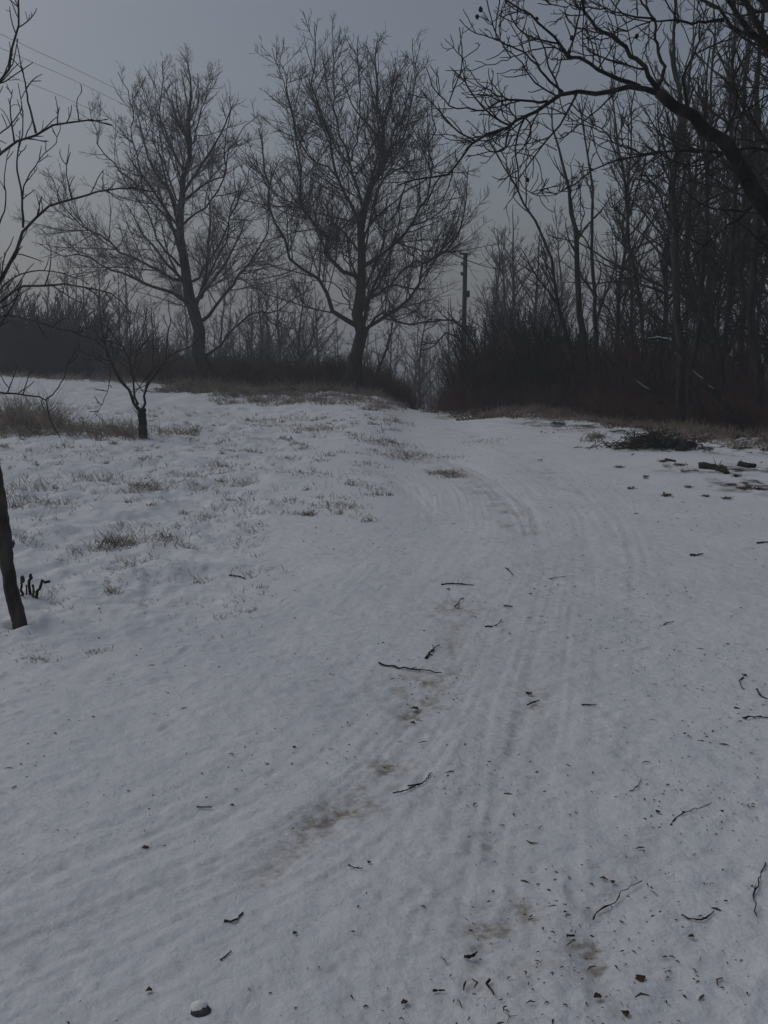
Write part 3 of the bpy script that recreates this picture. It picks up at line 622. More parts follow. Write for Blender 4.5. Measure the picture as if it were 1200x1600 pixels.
def scatter(protos, spots, label, group, rng):
    used = set()
    for i, (px, y, s) in enumerate(spots):
        k = i % len(protos); rz = rng.uniform(0, 6.28); x = (px - 600) / F_PX * y
        sc_ = (s * rng.uniform(.9, 1.15), s * rng.uniform(.9, 1.15), s)
        if k not in used: o = protos[k]; used.add(k); o.location = onground(x, y); o.rotation_euler = (0, 0, rz); o.scale = sc_; o['label'] = label
        else: o = copy_tree(protos[k], onground(x, y), rz, sc_, label)
        o['group'] = group
rng = np.random.default_rng(90)
pr = [shrub(3.0, 400 + i, 22, .6, dens=3.0) for i in range(4)]
sp = [(735, 26.5, .62), (750, 27.5, .9), (765, 25.8, .8), (785, 26.5, 1.0), (800, 25.2, .85), (820, 26.5, 1.05), (838, 25, .9), (850, 27.5, 1.1), (868, 24.6, .8), (885, 26, 1.0), (905, 24.4, .7), (925, 25.5, .9), (945, 24, .65),
      (965, 24, .8), (985, 23, .7), (1005, 22.5, .7), (1020, 24, .9), (1035, 21.5, .6), (815, 31, 1.0), (900, 30, 1.0), (1000, 28, 1.0), (1095, 22.5, .65), (1115, 22, .7), (1145, 22.8, .8), (1200, 21, .7), (1050, 26, 1.0), (1090, 27, 1.0), (1180, 25, 1.0),
      (720, 30, .55), (735, 33, .8)]
scatter(pr, sp, 'grey brown leafless shrub in the tangled thicket at the front of the right hand wood', 'shrubs of the right hand thicket', rng)
pr = [shrub(4.2, 420 + i, 36, .6, M_dark, 'thicket_shrub', .014, 4.0, 3200, .5) for i in range(3)]
sp = [(-40, 46, 1), (-5, 45, .95), (25, 47, 1.1), (50, 45, 1.1), (75, 47, 1.15), (98, 45, 1.05), (118, 46.5, 1.05), (140, 45, .9), (160, 47, .85), (10, 50, 1.35), (62, 51, 1.5), (105, 51, 1.2), (180, 49, .8), (-20, 49, 1.1), (40, 43, .8), (85, 43, .85), (125, 43, .7), (0, 43, .7)]
scatter(pr, sp, 'dark dense bush in the rounded thicket behind the left field', 'dark bushes behind the left field', rng)
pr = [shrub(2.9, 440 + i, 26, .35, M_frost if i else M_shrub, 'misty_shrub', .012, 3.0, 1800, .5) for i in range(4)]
sp = []
for y, s0, st in ((42, .75, 27), (50, 1.15, 31), (60, 1.35, 37)):
    for px in np.arange(150, 880, st):
        px = px + rng.uniform(-10, 10); sx = 1.0 if px < 560 or px > 740 else (.6 if y > 55 else 0)
        if sx: sp.append((px, y + rng.uniform(-2.5, 2.5), s0 * rng.uniform(.75, 1.15) * sx))
scatter(pr, sp, 'pale leafless shrub in the misty scrub beyond the crest of the bank', 'misty scrub shrubs beyond the bank', rng)
# far woodland that reads as one grey mass
def far_wood(seed):
    rng = np.random.default_rng(seed); N = 1000
    y = rng.uniform(75, 150, N); x = rng.uniform(-.75, .75, N) * y
    h = rng.uniform(3, 9.5, N) * np.where(rng.random(N) < .3, 1, .65)
    z = ground(x, y); p = np.zeros((N, 6, 3)); lean = rng.normal(size=(N, 2)) * .06
    for k in range(6):
        q = k / 5; p[:, k] = np.stack([x + lean[:, 0] * h * q + rng.normal(size=N) * .08, y + lean[:, 1] * h * q, z - .3 + h * q], 1)
    L1 = (p, np.linspace(1, .2, 6)[None] * (.05 + .01 * h)[:, None], h)
    L2 = spawn(L1, rng, 1.6, tr=(.1, 1), ang=(30, 60), lf=.33, lim=(.5, 3), rk=.012, rtip=.022, K=4, up=.2, up2=.05, wand=.15)
    L3 = spawn(L2, rng, 1.4, tr=(.1, 1), ang=(30, 60), lf=.5, lim=(.3, 1.2), rk=.01, rtip=.018, K=3, up=.1, up2=.05, wand=.15, cap=30000)
    v, f = tubes([(L1, 4), (L2, 3), (L3, 3)], (0, 0, 0))
    return tag(link('far_woodland', newmesh('far_woodland', v, f, M_twig)), 'grey far off wood fading into the mist along the horizon', 'woodland', None, 'stuff')
far_wood(501)
# brown brambles and dead stalks
def stalks(name, pts, h, label, cat_, m_, seed, lean=.5, wand=.16, droop=-.06, r=.004, rt=.0025, K=6, twig=2.0, tl=(.06, .4)):
    rng = np.random.default_rng(seed); pts = np.asarray(pts); N = len(pts); a = rng.uniform(0, 6.28, N); q = rng.random(N) * lean
    d = nrm(np.stack([np.cos(a) * q, np.sin(a) * q, np.ones(N)], 1)); ln = h * rng.uniform(.4, 1.2, N)
    p = np.zeros((N, K, 3)); cur = np.stack([pts[:, 0], pts[:, 1], ground(pts[:, 0], pts[:, 1]) - .03], 1); p[:, 0] = cur
    for k in range(1, K):
        d = nrm(d + rng.normal(size=(N, 3)) * wand + np.array([0, 0, droop])); cur = cur + d * (ln / (K - 1))[:, None]; p[:, k] = cur
    L1 = (p, np.linspace(1, .5, K)[None] * np.full((N, 1), r), ln)
    sets = [(L1, 3)]
    if twig: sets.append((spawn(L1, rng, twig, tr=(.2, 1), ang=(25, 65), lf=.4, lim=tl, rk=.006, rtip=rt, K=3, up=.1, up2=0, wand=.2), 3))
    v, f = tubes(sets, (0, 0, 0))
    return tag(link(name, newmesh(name, v, f, m_)), label, cat_, None, 'stuff')
rng = np.random.default_rng(700)
def band(line, width, N, back=True, clump=1.5):
    line = np.array(line); s = np.concatenate([[0], np.cumsum(np.linalg.norm(np.diff(line, axis=0), axis=1))]); out = []
    while len(out) < N:
        t = rng.uniform(0, s[-1]); c_ = np.array([np.interp(t, s, line[:, 0]), np.interp(t, s, line[:, 1])]) + np.array([rng.normal() * .2, rng.random() ** 1.3 * width])
        if rng.random() < .35 + .65 * (vn(np.array(c_[0] * clump), np.array(c_[1] * clump)) > -.15): out.append(c_)
    return out
EDGE = [(1.75, 26.2), (2.6, 24.9), (4.6, 23.0), (5.6, 20.2), (6.4, 18.4), (8, 16.5), (10, 13.5)]
stalks('brambles', band(EDGE, 3.2, 9000), .7, 'low reddish brown bramble tangle along the foot of the right hand wood', 'brambles', M_bramble, 701, lean=.8, twig=4, r=.005, rt=.0035)
stalks('brambles', band([(2.2, 26.2), (4.6, 24.5), (6, 21.5), (8, 19)], 5, 3500), 1.6, 'taller brown dead stems standing among the shrubs of the right hand wood', 'dead stems', M_bramble, 702, lean=.4, wand=.1, twig=3, r=.006, rt=.004)
stalks('dead_stems', band([(-10, 36.5), (-7, 35.8), (-4, 35), (-1, 34.3), (1, 33.5)], 4.5, 9000), 1.35, 'reddish brown dead stems standing behind the snowy bank under the big trees', 'dead stems', M_bramble, 703, lean=.35, wand=.1, twig=3, r=.008, rt=.006)
# dry grass
def grass(name, centres, label, seed, m_=None):
    rng = np.random.default_rng(seed); P_, Hh = [], []
    for (x, y, h, nb, sp_) in centres:
        P_.append(np.array([x, y]) + rng.normal(size=(nb, 2)) * sp_); Hh.append(np.full(nb, h))
    P_ = np.concatenate(P_); Hh = np.concatenate(Hh) * rng.uniform(.4, 1.2, len(P_)); N = len(P_)
    a = rng.uniform(0, 6.28, N); d = nrm(np.stack([np.cos(a) * .5, np.sin(a) * .5, np.ones(N)], 1)); cur = np.stack([P_[:, 0], P_[:, 1], ground(P_[:, 0], P_[:, 1]) - .01], 1)
    p = np.zeros((N, 4, 3)); p[:, 0] = cur
    for k in range(1, 4):
        d = nrm(d + rng.normal(size=(N, 3)) * .2 + np.array([0, 0, -.18])); cur = cur + d * (Hh / 3)[:, None]; p[:, k] = cur
    wd = .0016 + .00016 * P_[:, 1:2]
    v, f = tubes([((p, wd * np.array([[1, .9, .7, .3]]), Hh), 3)], (0, 0, 0))
    return tag(link(name, newmesh(name, v, f, m_ or M_grass)), label, 'grass', None, 'stuff')
C = []
for i in range(170):
    px = rng.uniform(-60, 215); y = rng.uniform(16.8, 19.6) - (px > 120) * 0.3; C.append(((px - 600) / F_PX * y, y, rng.uniform(.25, .95) * (1 if px < 95 else .42), 13, .07))
for i in range(40):
    y = rng.uniform(17.6, 18.4); px = rng.uniform(100, 300); C.append(((px - 600) / F_PX * y, y, .2, 14, .08))
grass('dry_grass', C, 'tall tawny weeds and grass poking from the snow around the small fruit tree', 801)
C = []
for i in range(620):
    x = rng.uniform(-7.2, .6); y = 32.6 + rng.normal() * .9; C.append((x, y, rng.uniform(.12, .5) * (.6 + .6 * (rng.random() < .3)), 22, .10))
for i in range(160):
    x = rng.uniform(-15, -5); y = 36 + rng.normal() * .6; C.append((x, y, rng.uniform(.15, .4), 14, .15))
for i in range(150):
    px = rng.uniform(330, 655); g_ = hit(px, rng.uniform(612, 634) if px < 560 else rng.uniform(618, 642)); C.append((g_[0], g_[1], rng.uniform(.08, .3), 26, .12))
grass('dry_grass', C, 'matted straw grass on the snowy bank beneath the big trees', 802)
C = []
for (px, py, h, nb, sp_) in [(60, 765, .10, 60, .25), (30, 790, .07, 80, .22), (75, 790, .06, 60, .2), (145, 750, .09, 40, .2), (215, 768, .08, 60, .15), (235, 762, .08, 50, .12), (190, 850, .10, 60, .12), (170, 858, .07, 40, .1),
        (300, 745, .07, 40, .15), (340, 730, .08, 30, .12), (375, 755, .05, 40, .12), (290, 753, .05, 30, .1), (480, 805, .05, 40, .05), (520, 790, .04, 50, .14), (545, 793, .04, 40, .12), (695, 740, .05, 90, .12), (705, 745, .04, 60, .1),
        (640, 710, .06, 60, .2), (625, 716, .06, 60, .2), (600, 692, .07, 80, .3), (500, 672, .08, 60, .4), (440, 658, .08, 60, .4), (470, 740, .05, 40, .2), (390, 705, .06, 30, .1), (265, 850, .05, 30, .1), (260, 840, .06, 16, .05),
        (150, 1020, .02, 30, .04), (60, 1030, .02, 40, .05), (175, 925, .03, 30, .03), (310, 910, .02, 30, .04), (100, 700, .06, 30, .2), (305, 675, .12, 20, .05), (455, 665, .05, 30, .3), (560, 740, .03, 40, .2), (620, 660, .06, 50, .3), (760, 690, .05, 30, .2), (700, 715, .03, 30, .2)]:
    g_ = hit(px, py); C.append((g_[0], g_[1], h * 1.5, int(nb * 1.8), sp_))
for i in range(560):
    y = rng.uniform(5.2, 24) ** 1.0; px = rng.uniform(-20, 620) if y > 9 else rng.uniform(-20, 420); C.append(((px - 600) / F_PX * y, y, rng.uniform(.03, .11) * min(1, y / 12), int(rng.integers(5, 24)), rng.uniform(.02, .12)))
grass('dry_grass', C, 'short tufts of dead grass poking thinly through the snow of the left field', 803)
C = []
for i in range(330):
    t = rng.random() ** .8; x = 2.2 + 6.5 * t; yb = np.interp(x, [2.2, 4.6, 5.6, 6.6, 9], [24.6, 22.4, 18.8, 15.8, 13]); y = yb + rng.normal() * .6; C.append((x, y, rng.uniform(.06, .28), int(rng.integers(12, 40)), .12))
for (px, py, h, nb, sp_) in [(930, 685, .2, 80, .08), (925, 690, .12, 60, .08), (1068, 738, .12, 16, .01), (1040, 730, .1, 20, .02), (1150, 700, .3, 60, .1), (1130, 690, .3, 60, .1), (1100, 680, .3, 80, .15)]:
    g_ = hit(px, py); C.append((g_[0], g_[1], h, nb, sp_))
grass('dry_grass', C, 'tawny grass clumps in the snow along the edge of the right hand wood', 804)

# ------------------------------------------------------------------ logs, brush pile, stubs
rng = np.random.default_rng(900)
def snow_on(p, r, parent, base, frac=(0, 1)):
    q = resample(p, 16); k0, k1 = int(frac[0] * 15), int(frac[1] * 15) + 1; q = q[k0:k1] + np.array([0, 0, r * .75])
    s = np.linspace(0, 1, len(q)); rr = r * .42 * np.sqrt(np.clip(np.sin(math.pi * (.04 + .92 * s)), 0, 1)) * (1 + .15 * rng.normal(size=len(q)))
    v, f = tubes([((q[None], rr[None], np.array([1.])), 7)], base, .08, rng); link('snow_cap', newmesh('snow_cap', v, f, M_snowcap), parent)
def log(pts, d, r, label, slope=0, snow=None, name='leaning_log', twigs=0, group=None):
    w3 = [P(p[0], p[1], d + slope * k) for k, p in enumerate(pts)]; b0 = w3[-1]; base = np.array(onground(b0[0], b0[1]))
    o = root(name, base, label, 'log', group); tk = one(w3, r * .7, r, 14, rng, .1)
    v, f = tubes([(tk, 9)], base, .08, rng); link('stem', newmesh('stem', v, f, M_bark), o)
    if twigs:
        L2 = spawn(tk, rng, twigs, tr=(0, .8), ang=(30, 70), lf=.4, lim=(.15, .8), rk=.01, rtip=.004, K=5, up=.1, wand=.2)
        v, f = tubes([(L2, 4)], base); link('side_twigs', newmesh('side_twigs', v, f, M_twig), o)
    if snow: snow_on(tk[0][0], r * .9, o, base, snow)
log([(1060, 560), (1080, 580), (1100, 600), (1122, 620), (1145, 645)], 18.6, .055, 'broken dark trunk sloping down to the right with snow on top', -.05, (.15, .9), twigs=1.5)
log([(1072, 590), (1085, 612), (1096, 640), (1098, 655)], 18.7, .05, 'short dark stem curving down beneath the sloping snowy trunk', 0, None)
log([(975, 565), (980, 585), (993, 598), (1015, 612), (1035, 632)], 19.5, .045, 'fallen snow dusted branch sloping right in front of the thicket', -.05, (.3, .95), twigs=2)
log([(1012, 530), (1032, 529), (1050, 535), (1066, 556)], 18.9, .03, 'thin snow lined branch arching left above the sloping trunk', -.02, (0, .8), twigs=1)
def lying(pts, r, label, snow=None, m_=M_bark, name='fallen_log', lift=.6, twigs=0, cat_='log', group=None):
    w3 = [hit(*p) for p in pts]; w3 = [np.array([q[0], q[1], q[2] + r * lift]) for q in w3]; base = w3[0].copy()
    o = root(name, base, label, cat_, group); tk = one(w3, r, r * .6, 12, rng, .25); v, f = tubes([(tk, 8)], base, .1, rng); link('stem', newmesh('stem', v, f, m_), o)
    if twigs:
        L2 = spawn(tk, rng, twigs, tr=(0, 1), ang=(30, 70), lf=.3, lim=(.05, .4), rk=.01, rtip=.004, K=4, up=.1, wand=.2); v, f = tubes([(L2, 4)], base); link('side_twigs', newmesh('side_twigs', v, f, m_), o)
    if snow: snow_on(tk[0][0], r * .9, o, base, snow)
lying([(955, 645), (970, 640), (990, 640)], .09, 'small snow topped log half hidden in the brown brush', (0, 1))
lying([(1148, 686), (1175, 682), (1215, 684)], .06, 'dark log lying flat in the snow at the right edge below the wood')
lying([(1092, 732), (1110, 733), (1125, 736), (1136, 741)], .05, 'short dark rotten log in the snow nearest the road at the right', twigs=6)
lying([(1155, 728), (1168, 731), (1180, 731)], .05, 'dark knobbly branch piece right of the short rotten log', twigs=8)
lying([(1062, 705), (1070, 698), (1085, 700)], .08, 'black stump piece at the right end of the brush pile')
lying([(1040, 1600 - 880), (1055, 722)], .025, 'thin dark stick lying in the snow below the brush pile', name='fallen_stick', cat_='stick')
def brush_pile():
    c_ = hit(1030, 703); o = root('brush_pile', c_, 'low pile of dark green brown cuttings in the snow before the right hand wood', 'brush pile')
    N = 420; a = rng.normal(size=(N, 2)) * np.array([.34, .22]); hmax = .26 * np.exp(-(a[:, 0] / .42) ** 2)
    p0 = np.stack([c_[0] + a[:, 0], c_[1] + .3 + a[:, 1], c_[2] + rng.random(N) * hmax], 1); d = nrm(np.stack([rng.normal(size=N), rng.normal(size=N) * .6, rng.uniform(-.1, .7, N)], 1)); p = np.zeros((N, 5, 3)); cur = p0; p[:, 0] = p0
    for k in range(1, 5): d = nrm(d + rng.normal(size=(N, 3)) * .2 + np.array([0, 0, -.1])); cur = cur + d * .06; p[:, k] = cur
    L = (p, np.full((N, 5), .007) * np.linspace(1, .5, 5), np.full(N, .25)); v, f = tubes([(L, 4)], c_); link('cuttings', newmesh('cuttings', v, f, M_moss), o)
    L2 = spawn(L, rng, 14, tr=(.1, 1), ang=(30, 80), lf=.3, lim=(.04, .12), rk=.02, rtip=.005, K=3, up=.1, wand=.2); v, f = tubes([(L2, 3)], c_); link('dead_leaves', newmesh('dead_leaves', v, f, M_leaf), o)
brush_pile()
for (px, py, s_, lb) in [(1062, 728, .16, 'small ragged dead leaf tuft just left of the short rotten log'), (1036, 722, .14, 'small dark twig heap under the left end of the brush pile'), (968, 731, .12, 'dark clump alone on the snow left of the brush pile'),
    (985, 764, .10, 'small dark clump nearest the road at the right'), (1043, 776, .13, 'dark crumbly clump below the rotten log on open snow'), (1102, 776, .10, 'small upright clump below the right end of the rotten log'), (1135, 780, .11, 'low dark clump second from the right edge below the logs'),
    (1075, 762, .10, 'flat dark clump between the rotten log and the open snow'), (1185, 765, .13, 'dark clump at the right edge below the knobbly branch'), (1150, 745, .13, 'brown clump right below the knobbly branch piece'), (938, 684, .2, 'brown grass topped clump at the wood edge left of the brush pile'),
    (1010, 745, .08, 'tiny dark clump between the brush pile and the road')]:
    s_ *= .58; c_ = hit(px, py); N = 50; a = rng.normal(size=(N, 2)) * s_ * .4; p0 = np.stack([c_[0] + a[:, 0], c_[1] + a[:, 1], ground(c_[0] + a[:, 0], c_[1] + a[:, 1]) + rng.random(N) * s_ * .25], 1)
    d = nrm(np.stack([rng.normal(size=N), rng.normal(size=N), rng.uniform(-.1, .8, N)], 1)); p = np.zeros((N, 4, 3)); cur = p0; p[:, 0] = p0
    for k in range(1, 4): d = nrm(d + rng.normal(size=(N, 3)) * .3); cur = cur + d * s_ * .16; p[:, k] = cur
    v, f = tubes([((p, s_ * .05 * np.ones((N, 1)) * np.array([[.5, 1, .8, .3]]), np.ones(N)), 4)], c_); tag(link('debris_clump', newmesh('debris_clump', v, f, M_leaf), None, c_), lb, 'debris clump', 'debris clumps below the wood')
# cut shrub stubs beside the sapling
c_ = hit(55, 935); o = root('cut_shrub', c_, 'dark cut shrub stalks sticking out of the snow right of the pale trunk', 'shrub')
for pts, r in (([(35, 928), (33, 918), (35, 910)], .009), ([(47, 930), (45, 912), (48, 898)], .011), ([(55, 938), (58, 925), (66, 912), (72, 908), (78, 908)], .011), ([(54, 936), (52, 922), (51, 914)], .009), ([(40, 930), (42, 920), (41, 914)], .006)):
    w3 = [P(p[0], p[1], c_[1] + rng.uniform(-.05, .05)) for p in pts]; w3[0] = (w3[0][0], w3[0][1], float(ground(w3[0][0], w3[0][1])) - .03)
    v, f = tubes([(one(w3, r, r * .8, 8, rng, .2), 7)], c_, .12, rng); link('stalk', newmesh('stalk', v, f, M_bark), o)

# ------------------------------------------------------------------ pole and cables
py_, Dp = 0, 40.0; top = P(727, 398, Dp); gb = onground(top[0], Dp)
o = root('utility_pole', gb, 'wooden power pole rising from the scrub left of the wood', 'utility pole')
v, f = tubes([(one([(gb[0], Dp, gb[2] - .5), (top[0] - .01, Dp, (gb[2] + top[2]) / 2), (top[0], Dp, top[2])], .12, .085, 8), 14)], gb, .01, rng); link('post', newmesh('post', v, f, M_pole), o)
def box(x0, x1, y0, y1, z0, z1):
    v = np.array([(x, y, z) for x in (x0, x1) for y in (y0, y1) for z in (z0, z1)], float); f = np.array([(0, 1, 3, 2), (4, 6, 7, 5), (0, 4, 5, 1), (2, 3, 7, 6), (0, 2, 6, 4), (1, 5, 7, 3)]); return v, f
tz = top[2] - gb[2]
v, f = box(-.20, .12, -.10, .10, tz + .002, tz + .07); link('cap', newmesh('cap', v, f, M_pole, smooth=False), o)
v, f = box(.092, .20, -.07, .07, tz - 1.68, tz - 1.42); link('box', newmesh('box', v, f, M_pole, smooth=False), o)
att = []
for k, (dx, dz_) in enumerate([(-.2, .07), (-.13, -.35), (-.13, -.75)]):
    q = np.array([top[0] + dx, Dp, top[2] + dz_]); att.append(q); v, f = blob(q - np.array(gb), .05, rng, (1, 1, 1.5)); link('insulator', newmesh('insulator', v, f, M_lump), o)
names = ['uppermost thin cable slanting down through the sky at the upper left', 'middle thin cable just below the uppermost one at the upper left', 'lowest thin cable of the three slanting across the upper left sky']
for q, a_, b_, lb in zip(att, [(30, 67), (30, 88), (8, 116)], [(161, 129), (150, 142), (124, 163)], names):
    A_, B_ = np.array(P(a_[0], a_[1], 21)), np.array(P(b_[0], b_[1], 24.5)); Z0 = A_ + (A_ - B_) * 3.5
    pts = [Z0, A_, B_, (B_ * .5 + q * .5) + np.array([0, 0, -.12]), q]; base = np.array(pts[-1])
    v, f = tubes([(one(pts, .0042, .0042, 40), 5)], base); tag(link('power_cable', newmesh('power_cable', v, f, M_cable), None, base), lb, 'cable', 'cables running to the pole')

# ------------------------------------------------------------------ twigs, leaves and crumbs on the snow
TW = [
 ([(592, 1037), (615, 1043), (640, 1048), (690, 1053)], .0042, 'longest straight twig lying across the middle of the track'),
 ([(665, 1031), (676, 1018), (687, 1010)], .006, 'short thick dark stick just above the longest straight twig'),
 ([(690, 915), (708, 914), (740, 916)], .006, 'brown twig lying level above the grey dirty patch in mid track'),
 ([(711, 950), (718, 941), (724, 935)], .004, 'little upright slanting twig on the grey dirty patch'),
 ([(790, 889), (797, 894), (801, 900)], .005, 'small bent twig right of the level brown twig'),
 ([(787, 949), (794, 949), (802, 950)], .005, 'tiny dark twig right of the grey dirty patch'),
 ([(758, 981), (768, 980), (778, 978), (784, 970)], .004, 'little crooked twig below the tiny dark one in mid track'),
 ([(614, 1244), (632, 1238), (650, 1232)], .0035, 'thin straight twig lying under the forked one below the brown patch'),
 ([(637, 1230), (658, 1228), (675, 1211)], .0035, 'elbow shaped twig just above the thin straight one'),
 ([(545, 1357), (556, 1359), (568, 1361)], .0025, 'tiny thin twig alone in the lower left track'),
 ([(927, 1440), (934, 1426), (958, 1415), (973, 1397), (1003, 1379)], .0022, 'long wavy thin twig in the lower right snow'),
 ([(1048, 1293), (1055, 1282), (1075, 1272), (1112, 1259)], .0025, 'pale curved grass like twig above the long wavy one'),
 ([(1182, 1436), (1177, 1410), (1185, 1385), (1196, 1350)], .0026, 'curved twig near the right edge, hooked at its lower end'),
 ([(1065, 1435), (1078, 1443), (1100, 1440), (1115, 1430)], .0026, 'jagged little twig between the wavy twig and the right edge'),
 ([(1160, 1126), (1185, 1123), (1215, 1124)], .0042, 'straight dark twig cut by the right edge of the photo'),
 ([(1182, 1080), (1190, 1090), (1205, 1097)], .0045, 'thick short twig above the straight one at the right edge'),
 ([(1162, 1060), (1155, 1067), (1158, 1075), (1163, 1079)], .0032, 'curled hook of twig left of the thick short one at the right edge'),
 ([(1078, 869), (1088, 869), (1098, 867)], .009, 'dark stubby stick alone on the clean snow at the upper right'),
 ([(1183, 850), (1192, 849), (1212, 848)], .008, 'dark stick at the right edge beyond the stubby one'),
 ([(824, 1104), (834, 1100), (843, 1097)], .0042, 'short dark twig with a brown clump right of the track middle'),
 ([(908, 1105), (920, 1104), (932, 1103)], .0036, 'grey level twig right of the short dark one beside the brown clump'),
 ([(983, 1241), (995, 1232), (1003, 1219)], .002, 'thin pale arc of twig in the clean snow right of centre'),
 ([(725, 1500), (736, 1499), (746, 1495)], .0045, 'dark pointed twig near the bottom, right of centre'),
 ([(765, 1540), (760, 1547), (767, 1556), (771, 1563)], .0035, 'zigzag brown twig at the bottom right of centre'),
 ([(350, 1442), (366, 1441), (380, 1434)], .0035, 'dark crescent twig in the lower left snow'),
 ([(345, 1505), (354, 1499), (362, 1492)], .0022, 'small thin twig below the dark crescent in the lower left'),
 ([(885, 1470), (892, 1468), (898, 1466)], .0035, 'stubby black twig left of the wavy long twig, low right'),
 ([(358, 900), (370, 902), (383, 906)], .006, 'dark twig lying alone in the left field'),
 ([(308, 1264), (320, 1265), (332, 1264)], .0028, 'faint grey twig in the plain snow at the lower left'),
 ([(1036, 978), (1045, 975), (1053, 973)], .0035, 'small grey twig in the clean snow right of the track'),
 ([(858, 906), (870, 904), (896, 900)], .0025, 'thin faint twig in the track above centre right'),
 ([(676, 1556), (686, 1557), (695, 1554)], .0028, 'small dark twig near the bottom, just right of the middle'),
]
rng = np.random.default_rng(950)
for pl, r, lb in TW:
    w3 = np.array([hit(*p) for p in pl]); w3[:, 2] += r * .7 + .003; base = w3[0].copy()
    K = 12; tk = one(w3, r, r * .55, K, rng, .12); tk[1][0] *= 1 + .25 * rng.normal(size=K); tk[1][0] = np.clip(tk[1][0], r * .4, r * 1.5)
    sets = [(tk, 6)]
    L2 = spawn(tk, rng, 9, tr=(.2, .9), ang=(30, 60), lf=.22, lim=(.012, .06), rk=.03, rtip=r * .35, K=3, up=.0, up2=-.1, wand=.15, cap=2); sets.append((L2, 4))
    v, f = tubes(sets, base, .1, rng); tag(link('fallen_twig', newmesh('fallen_twig', v, f, M_bark if r > .0027 else M_shrub), None, base), lb, 'twig', 'twigs fallen on the snow')
def leafm(c_, s, yaw, m_, lb, name='fallen_leaf'):
    n_ = 9; v = []; f = []
    for i in range(n_):
        t = i / (n_ - 1); wv = math.sin(math.pi * t) ** .7 * .42
        for j, u in enumerate((-1, 0, 1)):
            v.append(((t - .5) * s, u * wv * s * (1 + .2 * rng.normal()), s * (.03 + .16 * abs(u) * wv * 2 * (1 + .5 * rng.normal()) + .08 * math.sin(3 * t)) + .002))
    for i in range(n_ - 1):
        for j in range(2): a = i * 3 + j; f.append((a, a + 1, a + 4, a + 3))
    v = np.array(v); vb = v - np.array([0, 0, .0012]); n0 = len(v); f = np.array(f)
    rim = [i * 3 for i in range(n_)] + [i * 3 + 2 for i in reversed(range(n_))]
    side = np.array([(rim[k], rim[(k + 1) % len(rim)], rim[(k + 1) % len(rim)] + n0, rim[k] + n0) for k in range(len(rim))])
    V = np.vstack([v, vb]); Fa = np.vstack([f, f[:, ::-1] + n0, side]); ca, sa = math.cos(yaw), math.sin(yaw)
    V = V @ np.array([[ca, sa, 0], [-sa, ca, 0], [0, 0, 1]])
    tag(link(name, newmesh(name, V, Fa, m_), None, c_), lb, 'leaf', 'leaves fallen on the snow')
for px, py, s, m_, lb in [(648, 1110, .050, M_leaf, 'curled brown leaf on the brown patch in the middle of the track'), (645, 1131, .03, M_leaf, 'smaller brown leaf just below the curled one on the brown patch'),
    (227, 1329, .03, M_leaf, 'dark leaf scrap alone in the plain lower left snow'), (233, 1552, .022, M_leaf, 'dark leaf scrap near the bottom left'), (460, 1171, .022, M_leaf, 'tiny dark leaf scrap left of the brown patch'),
    (461, 1461, .018, M_green, 'tiny green leaf scrap at the lower left of centre'), (1128, 1269, .018, M_green, 'tiny green leaf scrap above the lower right corner'), (1163, 1057, .035, M_bark, 'black leaf blob at the top of the curled hook twig'),
    (1151, 1110, .035, M_leaf, 'brown leaf scrap just left of the straight right edge twig'), (1000, 1536, .035, M_leaf, 'narrow dark leaf in the bottom right'), (977, 1588, .028, M_leaf, 'dark leaf scrap on the bottom edge at the right'),
    (934, 1560, .028, M_leaf, 'dark leaf scrap above the bottom edge right of centre'), (882, 1417, .016, M_leaf, 'tiny dark leaf scrap left of the long wavy twig'), (957, 1384, .022, M_leaf, 'yellow brown leaf scrap above the long wavy twig'),
    (1080, 1468, .022, M_leaf, 'tiny brown leaf scrap below the jagged twig'), (827, 1086, .05, M_leaf, 'crumpled brown leaf above the short dark twig right of the track'), (577, 1350, .018, M_leaf, 'tiny dark leaf scrap above the tiny thin twig'),
    (1028, 1270, .022, M_leaf, 'small dark leaf scrap left of the pale curved twig'), (700, 922, .04, M_leaf, 'brown leaf under the level brown twig'), (632, 1568, .025, M_leaf, 'dark leaf scrap at the bottom just right of the middle'),
    (1009, 748, .10, M_green, 'dark green leaf clump on clean snow below the wood'), (844, 720, .10, M_bark, 'black leaf clump on the far road surface')]:
    leafm(hit(px, py), s * .8, rng.uniform(0, 6.28), m_, lb)
# snow clod at the bottom edge; a dark blob paints in its shaded gap
c_ = hit(314, 1590); o = root('dark_lump', c_, 'small snow clod, its gap shade put in as a dark blob, at the bottom edge of the photo', 'dark_lump')
v, f = blob((0, 0, .002), .026, rng, (1, .85, .6), 8, 14, .05); link('gap_shade', newmesh('gap_shade', v, f, M_lump), o)
v, f = blob((-.005, .006, .010), .023, rng, (1, .85, .55), 8, 14, .05); link('snow_cap', newmesh('snow_cap', v, f, M_snowcap), o)
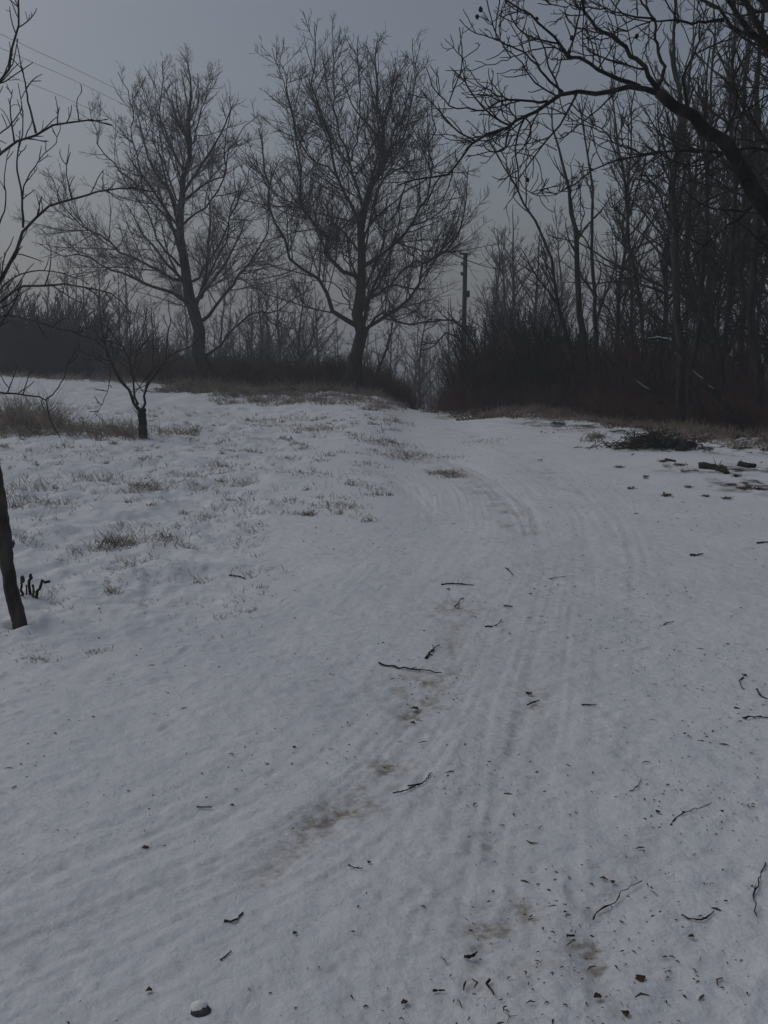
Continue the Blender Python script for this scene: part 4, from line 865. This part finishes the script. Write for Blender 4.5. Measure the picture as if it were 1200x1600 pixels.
# dead leaves matted along the ragged verge and the bank
def leaf_mat(name, xy, label, seed, s0=.05):
    rng = np.random.default_rng(seed); N = len(xy); z = ground(xy[:, 0], xy[:, 1]) + rng.random(N) * .03; a = rng.uniform(0, 6.28, N); s = s0 * rng.uniform(.5, 1.4, N)
    d = nrm(np.stack([np.cos(a), np.sin(a), rng.normal(size=N) * .35], 1)); c0 = np.stack([xy[:, 0], xy[:, 1], z], 1)
    p = np.stack([c0 - d * s[:, None] / 2, c0 + np.array([0, 0, .006]), c0 + d * s[:, None] / 2], 1); r = (s * .22)[:, None] * np.array([[.35, 1, .3]])
    v, f = tubes([((p, r, s), 4)], (0, 0, 0)); return tag(link(name, newmesh(name, v, f, M_litter)), label, 'leaves', None, 'stuff')
lx = rng.uniform(1.8, 9, 60000); ly = rng.uniform(11, 27, 60000); wq = wood(lx, ly) + 1.4 * fbm(lx * 1.3, ly * 1.3, 3)
k = (wq > -1.0) & (wq < 1.8) & (rng.random(60000) < .5); leaf_mat('dead_leaves', np.stack([lx[k], ly[k]], 1), 'matted brown dead leaves breaking through the snow along the foot of the right hand wood', 990)
lx = rng.uniform(-7.5, 1, 12000); ly = rng.normal(32.4, .9, 12000); k = fbm(lx * 1.5, ly * 1.1 + 4, 4) > .05; leaf_mat('dead_leaves', np.stack([lx[k], ly[k]], 1), 'brown dead leaves and stems scattered on the snowy bank around the mossy trunk', 991, .07)
lx = rng.uniform(3, 9, 30000); ly = rng.uniform(8, 20, 30000); k = (rng.random(30000) < .35 * ss(-6, 0, wood(lx, ly))) & (fbm(lx * 3.1, ly * 2.6, 3) > .42)
leaf_mat('scattered_leaves', np.stack([lx[k], ly[k]], 1), 'dark leaf bits strewn over the snow between the road and the right hand wood', 992, .035)
# crumbs of leaf, bark and grass strewn over the road
N = 12000; y = 1.9 * np.exp(rng.random(N) * math.log(26 / 1.9)); u = rng.uniform(-.42, .42, N); x = u * y
dn_ = .22 + .5 * ss(-.2, .25, u) * ss(16, 5, y) + .55 * np.exp(-((x - .25) / .35) ** 2) * ss(9, 3, y) + .4 * ss(7, 14, y)
k = rng.random(N) < dn_ * ss(-.4, .5, fbm(x * 1.2, y * 1.2, 2) + .25); x, y = x[k], y[k]; N = len(x)
ln = (.002 + .011 * rng.random(N) ** 2.2) * (1 + .05 * y) * np.where(rng.random(N) < .10, 2.8, 1); a = rng.uniform(0, 6.28, N)
z = ground(x, y); d = np.stack([np.cos(a), np.sin(a), np.zeros(N)], 1); side = np.stack([-np.sin(a), np.cos(a), np.zeros(N)], 1); c0 = np.stack([x, y, z + .002], 1)
p = np.stack([c0 - d * ln[:, None] / 2, c0 + side * (ln * rng.normal(size=N) * .15)[:, None] + np.array([0, 0, .002]), c0 + d * ln[:, None] / 2], 1)
r = (np.minimum(ln * .22, .0028) * rng.uniform(.35, 1, N) * (1 + .06 * y))[:, None] * np.array([[.5, 1, .4]])
h2 = rng.random(N) < .72
v, f = tubes([((p[h2], r[h2], ln[h2]), 4)], (0, 0, 0)); tag(link('leaf_litter', newmesh('leaf_litter', v, f, M_litter)), 'fine pale brown crumbs of leaf and grass strewn over the snowy road', 'litter', None, 'stuff')
v, f = tubes([((p[~h2], r[~h2], ln[~h2]), 4)], (0, 0, 0)); tag(link('bark_litter', newmesh('bark_litter', v, f, M_leaf)), 'fine dark crumbs of bark and leaf strewn over the snowy road', 'litter', None, 'stuff')

# ------------------------------------------------------------------ winter mist
v, f = box(-470, 470, -75, 660, -8, 26)
hm = bpy.data.materials.new('haze'); hm.use_nodes = True; hn = hm.node_tree; hn.nodes.clear()
pv = hn.nodes.new('ShaderNodeVolumePrincipled'); ho = hn.nodes.new('ShaderNodeOutputMaterial')
pv.inputs['Color'].default_value = (.86, .90, .96, 1); pv.inputs['Density'].default_value = .0028; pv.inputs['Anisotropy'].default_value = .2
hn.links.new(pv.outputs[0], ho.inputs['Volume'])
tag(link('haze', newmesh('haze', v, f, hm, smooth=False)), 'thin grey winter mist filling the air over the field and wood', 'mist', None, 'stuff')
